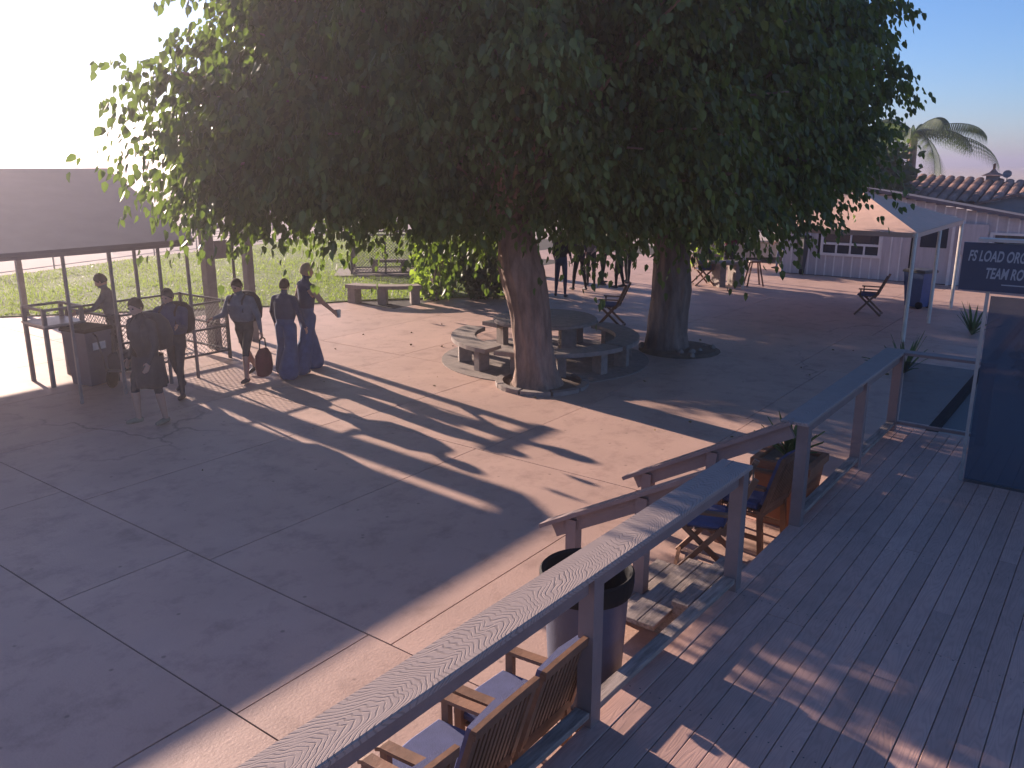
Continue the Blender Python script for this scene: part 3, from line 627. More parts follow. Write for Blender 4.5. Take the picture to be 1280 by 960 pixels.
# ------------------------------------------------------------------ trash can by the steps
tc_ = thing('trash_can', 'large round grey trash can with black rim beside the railing', 'trash can', AC(4.34, 2.63))
MB().lathe([(0, .01), (.235, .01), (.245, .05), (.285, .86), (.30, .885), (.30, .90), (.294, .90)], 40).build('body', 'plastic_bin', tc_, smooth=True)
MB().lathe([(.304, .80), (.314, .84), (.318, .93), (.305, .945), (.285, .93), (.25, .42), (.20, .10), (0, .08)], 40).build('rim_liner', 'black_plastic', tc_)
for s_ in (0, math.pi): MB().bar((.31 * math.cos(s_ + .5), .31 * math.sin(s_ + .5), .78), (.36 * math.cos(s_ + .5), .36 * math.sin(s_ + .5), .78), .11, .035).build('handle', 'plastic_bin', tc_)

# ------------------------------------------------------------------ shade roof on the left
sr = thing('shade_shelter', 'large gabled shade shelter with grey roof over the rigging area', 'shelter', AC(0, 0), ANG)
E, RZ, EZ = 9.0, 3.47, 2.36
TH = .05
def roof_panel(a0, a1, c0, z0, c1, z1): MB().loft([[(a0, c0, z0 - TH), (a1, c0, z0 - TH), (a1, c0, z0), (a0, c0, z0)], [(a0, c1, z1 - TH), (a1, c1, z1 - TH), (a1, c1, z1), (a0, c1, z1)]]).build('roof_panel', 'roof_sheet', sr)
for k in range(-6, 4):
    a0, a1 = E - 2.5 * (4 - k) , E - 2.5 * (3 - k)
    if k == 3: MB().loft([[(a0, 12.5, EZ - TH), (a1 - 1.05, 12.5, EZ - TH), (a1 - 1.05, 12.5, EZ), (a0, 12.5, EZ)], [(a0, 16.998, RZ - TH), (a1, 16.998, RZ - TH), (a1, 16.998, RZ), (a0, 16.998, RZ)]]).build('roof_panel', 'roof_sheet', sr)
    else: roof_panel(a0, a1, 12.5, EZ, 16.998, RZ)
    if k == 3: roof_panel(a0, a1 - .62, 17.002, RZ, 21.5, EZ); roof_panel(a1 - .47, a1, 17.002, RZ, 21.5, EZ)
    else: roof_panel(a0, a1, 17.002, RZ, 21.5, EZ)
MB().box(-15.9, 7.93, 12.53, 12.59, EZ - .11, EZ - .055).build('eave_beam', 'roof_sheet', sr); MB().box(-15.9, 8.98, 21.4, 21.46, EZ - .22, EZ - .055).build('eave_beam', 'grey_metal', sr)
for a in (8.85, 4.6, .2, -4.2, -8.6):
    MB().box(a - .06, a + .06, 12.56, 12.68, 0, EZ - .06).build('post', 'grey_metal', sr) if a < 4 else None
    MB().box(a - .06, a + .06, 21.28, 21.39, 0, EZ - .06).build('post', 'grey_metal', sr)
for a in (7.85, 7.35, 6.95, 6.55, 5.85, 4.6): MB().box(a - .02, a + .02, 12.60, 12.64, 0, EZ - .04).build('slim_post', 'grey_metal', sr)
# gateway posts right of the shelter
gw = thing('gateway', 'grey timber gateway with two thick posts right of the shade roof', 'gateway', AC(0, 14.5), ANG)
MB().box(10.29, 10.45, -.08, .08, 0, 2.33, .004).build('post', 'grey_metal', gw); MB().box(9.36, 9.56, -.09, .09, 0, 2.33, .004).build('post', 'grey_metal', gw)
MB().box(9.25, 10.55, -.10, .10, 2.335, 2.42).build('lintel', 'grey_metal', gw)
MB().box(9.62, 9.95, -.02, .02, 1.75, 2.1).build('notice_panel', 'grey_metal', gw)
for x in (9.8, 10.03): MB().box(x - .02, x + .02, -.02, .02, 0, 2.33).build('slim_post', 'dark_metal', gw) if x > 9.96 else None
# mesh pen of the rigging area
def pen(name, label, a0, a1, c0, c1, h, cat='pen', step=.085, midz=None, mat='dark_metal'):
    t = thing(name, label, cat, AC((a0 + a1) / 2, (c0 + c1) / 2), ANG); hx, hy = (a1 - a0) / 2, (c1 - c0) / 2
    for x, y in ((-hx, -hy), (hx, -hy), (hx, hy), (-hx, hy)): MB().box(x - .025, x + .025, y - .025, y + .025, 0, h).build('corner_post', mat, t)
    for z in (h - .025, .16) + ((midz,) if midz else ()):
        for p, q in (((-hx, -hy), (hx, -hy)), ((-hx, hy), (hx, hy)), ((-hx, -hy), (-hx, hy)), ((hx, -hy), (hx, hy))): MB().bar((*p, z), (*q, z), .035, .035).build('rail', mat, t)
    for p, q in (((-hx, -hy), (hx, -hy)), ((-hx, hy), (hx, hy)), ((-hx, -hy), (-hx, hy)), ((hx, -hy), (hx, hy))):
        mb = MB(); wires(mb, (*p, .17), Vector((*q, 0)) - Vector((*p, 0)), (0, 0, h - .2), step, .0045); mb.build('wire_mesh', mat, t)
    return t
pen('mesh_pen', 'long low wire mesh pen under the shade roof', 6.9, 9.1, 13.5, 15.0, 1.12, midz=.62)
rk = thing('gear_rack', 'grey metal gear rack with shelf at the left under the shade roof', 'rack', AC(6.35, 14.3), ANG)
for x, y in ((-.3, -.35), (.3, -.35), (.3, .35), (-.3, .35)): MB().box(x - .03, x + .03, y - .03, y + .03, 0, 1.28).build('post', 'grey_metal', rk)
for z in (1.27, .98):
    for p, q in (((-.3, -.35), (.3, -.35)), ((-.3, .35), (.3, .35)), ((-.3, -.35), (-.3, .35)), ((.3, -.35), (.3, .35))): MB().bar((*p, z), (*q, z), .04, .04).build('rail', 'grey_metal', rk)
MB().box(-.34, .34, -.40, .40, 1.0, 1.03).build('shelf', 'galv', rk)
gb = thing('gear_bin', 'tall dark grey bin standing in front of the gear rack', 'bin', AC(6.55, 13.65), ANG + .2)
mb = MB(); mb.loft([[(-.2, -.22, .03), (.2, -.22, .03), (.2, .22, .03), (-.2, .22, .03)], [(-.25, -.28, .92), (.25, -.28, .92), (.25, .28, .92), (-.25, .28, .92)]]); mb.build('body', 'plastic_bin', gb)
MB().box(-.265, .265, -.30, .31, .922, .985, .02).build('lid', 'black_plastic', gb); MB().box(-.12, .12, -.268, -.255, .62, .82).build('notice', 'white_c', gb)
for y in (-.2, .2): MB().tube([(.22, y - .03, .07), (.22, y + .03, .07)], .07, 12).build('wheel', 'black_plastic', gb)
# strollers / push bike like cart behind walking person
kt = thing('equipment_cart', 'two-wheeled equipment cart between gear rack and wire pen', 'cart', AC(6.75, 13.0), ANG + .6)
MB().box(-.25, .25, -.16, .16, .32, .36).build('bed', 'dark_metal', kt)
for y in (-.2, .2): MB().tube([(0, y - .02, .16), (0, y + .02, .16)], .16, 18).build('wheel', 'black_plastic', kt)
for y in (-.14, .14): MB().tube([(-.25, y, .34), (-.42, y, .95), (-.5, y, 1.0)], .014, 6).build('handle', 'dark_metal', kt)
MB().box(-.2, .22, -.13, .13, .362, .60, .03).build('load', 'charcoal', kt)

# ------------------------------------------------------------------ fences and the cage on the lawn
def rail_fence(name, label, P, h=1.05, mesh=False):
    t = thing(name, label, 'fence', (P[0][0], P[0][1], 0)); o = Vector((P[0][0], P[0][1], 0))
    for (x0, y0), (x1, y1) in zip(P, P[1:]):
        n = max(1, round(math.hypot(x1 - x0, y1 - y0) / 2.6))
        for k in range(n + 1):
            p = Vector((x0 + (x1 - x0) * k / n, y0 + (y1 - y0) * k / n, 0)) - o
            if k < n or (x1, y1) == P[-1]: MB().tube([p, p + Vector((0, 0, h))], .03, 6).build('post', 'grey_metal', t)
        a_, b_ = Vector((x0, y0, 0)) - o, Vector((x1, y1, 0)) - o
        for z in ((h - .03, .55, .12) if not mesh else (h - .03, .06)): MB().tube([a_ + Vector((0, 0, z)), b_ + Vector((0, 0, z))], .014, 5).build('rail', 'grey_metal', t)
        if mesh: mb = MB(); wires(mb, a_ + Vector((0, 0, .06)), b_ - a_, (0, 0, h - .1), .16, .005); mb.build('wire_mesh', 'grey_metal', t)
rail_fence('field_fence', 'thin post and wire fence along the far edge of the lawn', [(-30, 23.5), (-16.8, 26.9), (-14.3, 33.5), (-12.1, 36.8), (-8.9, 45.8)], .8)
rail_fence('chain_fence', 'chain-link fence farther out along the landing field', [(-19, 38), (-13.2, 46.5), (-6, 55), (6, 60)], 1.3, True)
cg = thing('wire_cage', 'dark wire cage on a concrete pad on the lawn', 'cage', (-4.35, 27.9, .03), .12)
MB().box(-1.5, 1.25, -1.0, .9, 0, .05).build('pad', 'stone_conc', cg)
for x, y in ((-.95, -.75), (.15, -.75), (1.15, -.75), (1.15, .75), (-.95, .75)): MB().box(x - .03, x + .03, y - .03, y + .03, .05, 1.32).build('post', 'dark_metal', cg)
for p, q in (((-.95, -.75), (1.15, -.75)), ((-.95, .75), (1.15, .75)), ((-.95, -.75), (-.95, .75)), ((1.15, -.75), (1.15, .75))):
    for z in (1.31, .1): MB().bar((*p, z), (*q, z), .045, .045).build('rail', 'dark_metal', cg)
    mb = MB(); wires(mb, (*p, .1), Vector((*q, 0)) - Vector((*p, 0)), (0, 0, 1.2), .10, .006); mb.build('wire_mesh', 'dark_metal', cg)
cb = thing('cage_bench', 'low concrete bench inside the wire cage on the lawn', 'bench', (-4.2, 27.7, .08)); MB().box(-.5, .75, -.18, .18, .33, .42).build('seat', 'stone_conc', cb)
for x in (-.35, .6): MB().box(x - .08, x + .08, -.15, .15, 0, .328).build('leg', 'stone_conc', cb)

# ------------------------------------------------------------------ sided building, canopy, far roofs on the right
bd = thing('clubhouse', 'low building with vertical siding behind the tan canopy', 'building', AC(28.0, 0), ANG)
def htop(c): return min(2.9, max(1.95, 2.72 + (c - 6.37) * .165))           # c is measured to the left
c = 9.6; k = 0
while c > -9:                                        # siding boards between the openings
    w0 = .28
    z1 = htop(c - w0 / 2) - .12
    segs = [(0.02, z1)]
    for (cl, cr_, zb, zt) in ((8.35, 6.55, .72, 1.72), (5.55, 4.55, 0.0, 2.0), (3.5, 2.5, .75, 1.6)):
        if c - w0 / 2 < cl and c - w0 / 2 > cr_: segs = [(0.02, zb), (zt, z1)] if zb > .1 else [(zt, z1)]
    for z0, zz in segs:
        MB().box(-.03, 0, c - w0 + .004, c - .004, z0, zz).build('siding_board', 'siding', bd); MB().box(-.05, -.032, c - .03, c + .012, z0, zz).build('batten', 'siding_trim', bd) if k % 1 == 0 else None
    c -= w0; k += 1
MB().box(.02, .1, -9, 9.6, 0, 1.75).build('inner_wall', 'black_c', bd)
mb = MB(); mb.loft([[(-.22, q, htop(q) - .09), (-.22, q, htop(q)), (4.5, q, htop(q) - .25), (4.5, q, htop(q) - .35)] for q in (9.9, 7.4, 4.6, 1.7, -9.2)]); mb.build('roof', 'roof_sheet', bd)
MB().box(.1, 5, 9.45, 9.55, 0, 2.7).build('side_wall', 'siding', bd)
wn = MB().box(-.012, -.004, 6.6, 8.3, .76, 1.68).build('window', 'window_glass', bd)
for (y0, y1, z0, z1) in ((6.52, 8.38, 1.68, 1.76), (6.52, 8.38, .68, .76), (6.52, 6.60, .76, 1.68), (8.30, 8.38, .76, 1.68), (6.6, 8.3, 1.03, 1.10)): MB().box(-.075, -.02, y0, y1, z0, z1).build('frame', 'white_frame', wn)
for y, z0, z1 in ((7.45, 1.10, 1.68), (7.02, .76, 1.03), (7.45, .76, 1.03), (7.88, .76, 1.03)): MB().box(-.07, -.022, y - .025, y + .025, z0, z1).build('mullion', 'white_frame', wn)
MB().box(-.09, -.055, 7.05, 8.0, 1.82, 1.92).build('name_board', 'black_c', bd)
dr = MB().box(-.02, 0, 4.58, 5.52, .03, 1.98).build('door', 'siding', bd); MB().box(-.03, -.021, 4.68, 5.42, 1.1, 1.85).build('pane', 'window_glass', dr)
for y0, y1, z0, z1 in ((4.50, 4.58, 0, 2.06), (5.52, 5.60, 0, 2.06), (4.58, 5.52, 1.98, 2.06)): MB().box(-.06, -.005, y0, y1, z0, z1).build('frame', 'siding_trim', dr)
w2 = MB().box(-.012, -.004, 2.5, 3.5, .78, 1.56).build('window', 'window_glass', bd)
for (y0, y1, z0, z1) in ((2.42, 3.58, 1.56, 1.63), (2.42, 3.58, .71, .78), (2.42, 2.5, .78, 1.56), (3.5, 3.58, .78, 1.56)): MB().box(-.07, -.02, y0, y1, z0, z1).build('frame', 'white_frame', w2)
MB().box(-.12, -.055, 3.62, 4.4, .95, 1.85).build('notice_board', 'siding', bd)

cn = thing('shade_canopy', 'tan fabric canopy on slim poles before the sided building', 'canopy', AC(0, 0), ANG)
X0, X1, Y0, Y1, ZE, PK = 18.3, 23.5, 3.62, 9.2, 2.22, (21.3, 5.6, 2.95)
cs = [(X0, Y0), (X1, Y0), (X1, Y1), (X0, Y1)]
for i in range(4):
    (x0, y0), (x1, y1) = cs[i], cs[(i + 1) % 4]; mb = MB(); n = 8; vs = []
    for r in range(n + 1):
        for q in range(n + 1):
            u, v = q / n, r / n; ex, ey = x0 + (x1 - x0) * u, y0 + (y1 - y0) * u; ez = ZE - .10 * math.sin(math.pi * u) * 0
            vs.append((ex + (PK[0] - ex) * v, ey + (PK[1] - ey) * v, ez + (PK[2] - ez) * v - .10 * math.sin(math.pi * u) * math.sin(math.pi * v) ))
    f = [(r * (n + 1) + q, r * (n + 1) + q + 1, (r + 1) * (n + 1) + q + 1, (r + 1) * (n + 1) + q) for r in range(n) for q in range(n)]
    mb.add(vs, f); mb.build('canopy_panel', 'tan_canvas', cn)
    va = MB(); va.add([(x0, y0, ZE - .005), (x1, y1, ZE - .005), (x1, y1, ZE - .10), (x0, y0, ZE - .10)], [(0, 1, 2, 3)]); va.build('valance', 'tan_canvas', cn)
for x, y in ((X0 + .03, Y0 + .03), (20.9, Y0 + .05), (X1 - .03, Y0 + .03), (X1 - .03, Y1 - .03), (X0 + .03, Y1 - .03)): MB().tube([(x, y, 0), (x, y, ZE - .01)], .04, 8).build('pole', 'cream_metal', cn)
MB().bar((X0, Y0 + .06, ZE - .05), (X1, Y0 + .06, ZE - .05), .04, .04).build('frame_bar', 'cream_metal', cn); MB().bar((X0 + .06, Y0, ZE - .05), (X0 + .06, Y1, ZE - .05), .04, .04).build('frame_bar', 'cream_metal', cn)
# tiled house behind with cupola, dish and gable
th_ = thing('tiled_house', 'red tiled house behind the sided building', 'house', AC(36, 0), ANG)
MB().box(0, 7, -10, 9.4, 0, 1.5).build('wall', 'plaster', th_)
roofp = MB().loft([[(-.4, 9.6, 2.15), (-.4, 9.6, 2.28), (3.5, 9.6, 3.12), (7.4, 9.6, 2.28), (7.4, 9.6, 2.15)], [(-.4, -10, 1.4), (-.4, -10, 1.53), (3.5, -10, 2.05), (7.4, -10, 1.53), (7.4, -10, 1.4)]]).build('roof', 'roof_tile', th_)
# tile courses (convex barrel tiles) as pieces on the near slope
tm = MB()
for q in range(7):
    t = 2 * math.pi * q / 12; tm.v += [(0, .17 * math.cos(t), .10 * math.sin(t)), (1, .15 * math.cos(t), .09 * math.sin(t) + .02)]
for q in range(6): a = q * 2; tm.f.append((a, a + 2, a + 3, a + 1))
tile_me = tm.mesh('roof_tile'); tile_me.materials.append(MATS['roof_tile'])
for i in range(42):
    y = 9.3 - i * .36; k_ = (9.6 - y) / 19.6; ez, pz = 2.28 + (1.53 - 2.28) * k_, 3.12 + (2.05 - 3.12) * k_
    for j in range(4):
        o = obj('tile', tile_me, None, roofp); u0 = j / 4; L_ = 3.9 / 4; sl = math.atan2(pz - ez, 3.9)
        o.location = (-.4 + 3.9 * u0, y, ez + (pz - ez) * u0 + .012 + .008 * random.random()); o.rotation_euler = (0, -sl, 0); o.scale = (L_ * 1.06, 1, 1)
cu = thing('roof_cupola', 'small dark cupola with finial on the tiled roof ridge', 'cupola', AC(39.5, 5.25, 2.68), ANG); cu.scale = (.52, .52, .52)
MB().box(-.5, .5, -.42, .42, 0, .78).build('body', 'plaster', cu)
mb = MB(); mb.loft([[(-.85, -.75, .78), (.85, -.75, .78), (.85, .75, .78), (-.85, .75, .78)], [(-.3, -.25, 1.05), (.3, -.25, 1.05), (.3, .25, 1.05), (-.3, .25, 1.05)], [(-.1, -.1, 1.28), (.1, -.1, 1.28), (.1, .1, 1.28), (-.1, .1, 1.28)]]); mb.build('cap', 'roof_tile', cu)
MB().lathe([(.10, 1.28), (.10, 1.62), (.13, 1.64), (.0, 1.72)], 10).build('finial', 'terracotta', cu)
ds = thing('satellite_dish', 'small round satellite dish on the tiled roof beside the cupola', 'satellite dish', AC(39.5, 4.75, 2.68), ANG); ds.scale = (.5, .5, .5)
MB().tube([(0, 0, 0), (0, 0, .75), (-.12, 0, .9)], .035, 6).build('mast', 'dark_metal', ds)
mb = MB(); mb.lathe([(0, 0), (.18, .03), (.32, .10), (.33, .11), (.18, .045), (0, .02)], 18); o = mb.build('dish', 'grey_metal', ds); o.location = (-.12, 0, .92); o.rotation_euler = (0, R(-65), 0)
gh = thing('gable_house', 'grey gabled house end at the right picture edge behind the siding', 'house', AC(33.2, 0), ANG)
MB().loft([[(0, 4.9, 0), (0, 2.3, 0), (0, 2.3, 2.12), (0, 3.6, 2.5), (0, 4.9, 2.12)], [(2.2, 4.9, 0), (2.2, 2.3, 0), (2.2, 2.3, 2.12), (2.2, 3.6, 2.5), (2.2, 4.9, 2.12)]]).build('wall', 'plaster', gh)
for y0, z0, y1, z1 in ((5.1, 2.12, 3.6, 2.56), (3.6, 2.56, 2.1, 2.12)): MB().bar((-.2, (y0 + y1) / 2, (z0 + z1) / 2), (2.2, (y0 + y1) / 2, (z0 + z1) / 2), math.hypot(y1 - y0, z1 - z0), .08, (0, -(z1 - z0), (y1 - y0)) if (y1 - y0) > 0 else (0, (z1 - z0), -(y1 - y0))).build('roof', 'roof_tile', gh)

# queen palm and loose trees behind the buildings
pm = thing('palm_tree', 'feathery palm with drooping fronds behind the canopy', 'palm', (18.0, 39.0, 0))
pm.scale = (1.3, 1.3, 1.08)
mb = MB(); mb.tube([(0, 0, 0), (.1, 0, 2), (.05, 0, 4.6)], [.2, .16, .13], 10); mb.build('trunk', 'bark2', pm)
for k in range(17):
    a_ = k * 2.4; el = R(74 - 5.0 * k + rng.uniform(-5, 5)); L_ = rng.uniform(1.9, 2.5); fr = MB(); pts = []
    for q in range(13):
        u = q / 12; hx = L_ * (math.sin(u * 1.5) * math.cos(el) + .25 * u); hz = L_ * (u * math.sin(el) * .9 - .75 * u * u); pts.append(Vector((.05 + hx * math.cos(a_), hx * math.sin(a_), 4.55 + hz)))
    fr.tube(pts, [.025 - .0018 * q for q in range(13)], 4)
    for q in range(1, 13):
        d = (pts[q] - pts[q - 1]).normalized(); sd = d.cross(Vector((0, 0, 1))).normalized()
        for rep in range(4):
            b_ = pts[q - 1].lerp(pts[q], rep / 4)
            for s_ in (-1, 1):
                l = .74 * math.sin(math.pi * (q + .5) / 14.) + .12; e = b_ + sd * (s_ * l * .45) + Vector((0, 0, -l * .8)) + d * (.25 * l); w_ = d * .019
                fr.add([b_ - w_, b_ + w_, e], [(0, 1, 2)])
    fr.build('frond', 'leaf_palm', pm)
def far_tree(label, base, h, r, n, mat='leaf_far', L=.3):
    t = thing('background_tree', label, 'tree', base, 0, 'trees behind the buildings'); MB().tube([(0, 0, 0), (.1, 0, h * .3), (0, 0, h * .75)], [.25, .18, .06], 8).build('trunk', 'bark2', t)
    nc = 46; cv = rng.normal(size=(nc, 3)); cv /= np.linalg.norm(cv, axis=1, keepdims=True); cen = cv * np.array([r, r, h * .36]) * (.45 + .5 * rng.random((nc, 1))); cen[:, 2] += h * .62
    idx = rng.integers(0, nc, n); P = cen[idx] + rng.normal(scale=r * .17, size=(n, 3)); D = cv[idx] + rng.normal(scale=.7, size=(n, 3)); D[:, 2] -= .4
    Vv, Fq = leaves(P, D, rng.uniform(.7, 1.3, n) * L, .33); o = obj('crown', mesh_np('crown', Vv, Fq, mat), None, t); o['kind'] = 'stuff'
far_tree('pale leafy tree between the mulberry and the palm', (13.8, 34.0, 0), 4.5, 1.8, 5200)
far_tree('dark tree behind the tan canopy partly hidden by the mulberry', (12.2, 36.0, 0), 4.8, 2.3, 4200, 'leaf_dark')
far_tree('distant tree seen under the mulberry beyond the far people', (4.5, 62.0, 0), 6.0, 3.4, 3000)
far_tree('distant broad tree left of the far people beyond the fence', (-6.5, 78.0, 0), 5.5, 4.2, 3000)
far_tree('distant tree behind the flowering bush', (13.0, 58.0, 0), 6.2, 3.6, 3000)

# ------------------------------------------------------------------ things on the far court and the deck end
def wheeled_bin(name, label, loc, rot, mat, lidm, s=1.):
    t = thing(name, label, 'bin', loc, rot)
    mb = MB(); mb.loft([[(-.2 * s, -.22 * s, .04), (.2 * s, -.22 * s, .04), (.2 * s, .22 * s, .04), (-.2 * s, .22 * s, .04)], [(-.27 * s, -.3 * s, .95 * s), (.27 * s, -.3 * s, .95 * s), (.27 * s, .3 * s, .95 * s), (-.27 * s, .3 * s, .95 * s)]]); mb.build('body', mat, t)
    MB().box(-.29 * s, .29 * s, -.33 * s, .33 * s, .952 * s, 1.03 * s, .03).build('lid', lidm, t)
    for x in (-.2, .2): MB().tube([(x * s - .03, -.2 * s, .09), (x * s + .03, -.2 * s, .09)], .09, 12).build('wheel', 'black_plastic', t)
wheeled_bin('blue_bin', 'blue bin beside the canopy pole beyond the deck end', (10.35, 21.1, 0), R(30), 'blue_bin', 'dark_metal', .95)
wheeled_bin('dark_bin', 'tall dark bin at the left corner of the sided building', (9.75, 28.0, 0), R(20), 'dark_metal', 'black_plastic', 1.25)
spiky('yucca_plant', 'spiky yucca growing just beyond the deck end', (6.9, 14.2, 0), 22, .8, .03)
spiky('yucca_plant', 'taller spiky plant by the far canopy pole', (9.9, 17.6, 0), 20, .8, .03)
bush('potted_shrub', 'small leafy shrub beyond the deck end by the sign', 'shrub', (8.9, 13.4, 0), (.4, .4, .4), 400, .13, 'leaf_dark')
# closed parasol leaning by the sign
um = thing('closed_parasol', 'closed blue-grey parasol leaning near the sign at the deck end', 'parasol', (8.6, 13.1, 0))
MB().tube([(0, 0, 0), (.55, .1, 2.2)], .025, 8).build('pole', 'dark_metal', um)
mb = MB(); rings = []
for z, r in ((.55, .16), (.8, .19), (1.3, .15), (1.8, .09), (2.15, .03)):
    u = z / 2.2; rings.append([(.55 * u + r * (1 + .25 * math.cos(5 * q * 6.283 / 20)) * math.cos(q * 6.283 / 20), .1 * u + r * (1 + .25 * math.cos(5 * q * 6.283 / 20)) * math.sin(q * 6.283 / 20), z) for q in range(20)])
mb.loft(rings); mb.build('cloth', 'umbrella_cloth', um)

# team-room front at the right of the deck: clear wind screen with the sign above
ws = thing('wind_screen', 'dark glass wind screen with slim metal post closing the deck end', 'screen', AC(9.15, 1.12, DZ), ANG)
MB().box(-.015, .015, -.015, .015, 0, 1.95).build('post', 'galv', ws)
for k in range(3):
    y1 = -.03 - k * .85; MB().box(-.006, .006, y1 - .82, y1, .03, 1.90).build('glass_pane', 'screen_glass', ws); MB().box(-.02, .02, y1 - .85, y1 - .82, 0, 1.92).build('mullion', 'dark_metal', ws) if k else None
MB().box(-.02, .02, -2.6, -.03, -.0, .028).build('sill', 'dark_metal', ws)
sg = thing('team_room_sign', 'navy sign reading FS LOAD ORG and TEAM RO at the deck end', 'sign', AC(9.1, 1.37, 2.37), ANG)
MB().box(-.02, .02, -2.7, 0, 0, .455).build('board', 'sign_navy', sg); MB().box(-.06, .06, -2.68, -.12, .47, .50).build('lamp_bar', 'galv', sg)
for y in (-.3, -2.4): MB().box(-.01, .01, y - .03, y + .03, .455, .47).build('bracket', 'dark_metal', sg)
def lettering(txt, size, y, z, parent, x=-.0225):
    cu_ = bpy.data.curves.new('lettering', 'FONT'); cu_.body = txt; cu_.size = size; cu_.shear = .22; cu_.offset = .0035; cu_.extrude = .0015; cu_.space_character = 1.02
    tmp = bpy.data.objects.new('tmp', cu_); C.objects.link(tmp); bpy.context.view_layer.update()
    me = bpy.data.meshes.new_from_object(tmp.evaluated_get(bpy.context.evaluated_depsgraph_get())); bpy.data.objects.remove(tmp)
    o = obj('lettering', me, 'sign_letter', parent); o.location = (x, y, z); o.rotation_euler = (R(90), 0, R(-90)); o.scale = (.53, 1, 1); return o
lettering('FS LOAD ORGANIZERS', .14, -.05, .285, sg); lettering('TEAM ROOM', .14, -.21, .125, sg)
MB().box(-.0235, -.0205, -2.4, -.36, .065, .075).build('underline', 'sign_letter', sg)

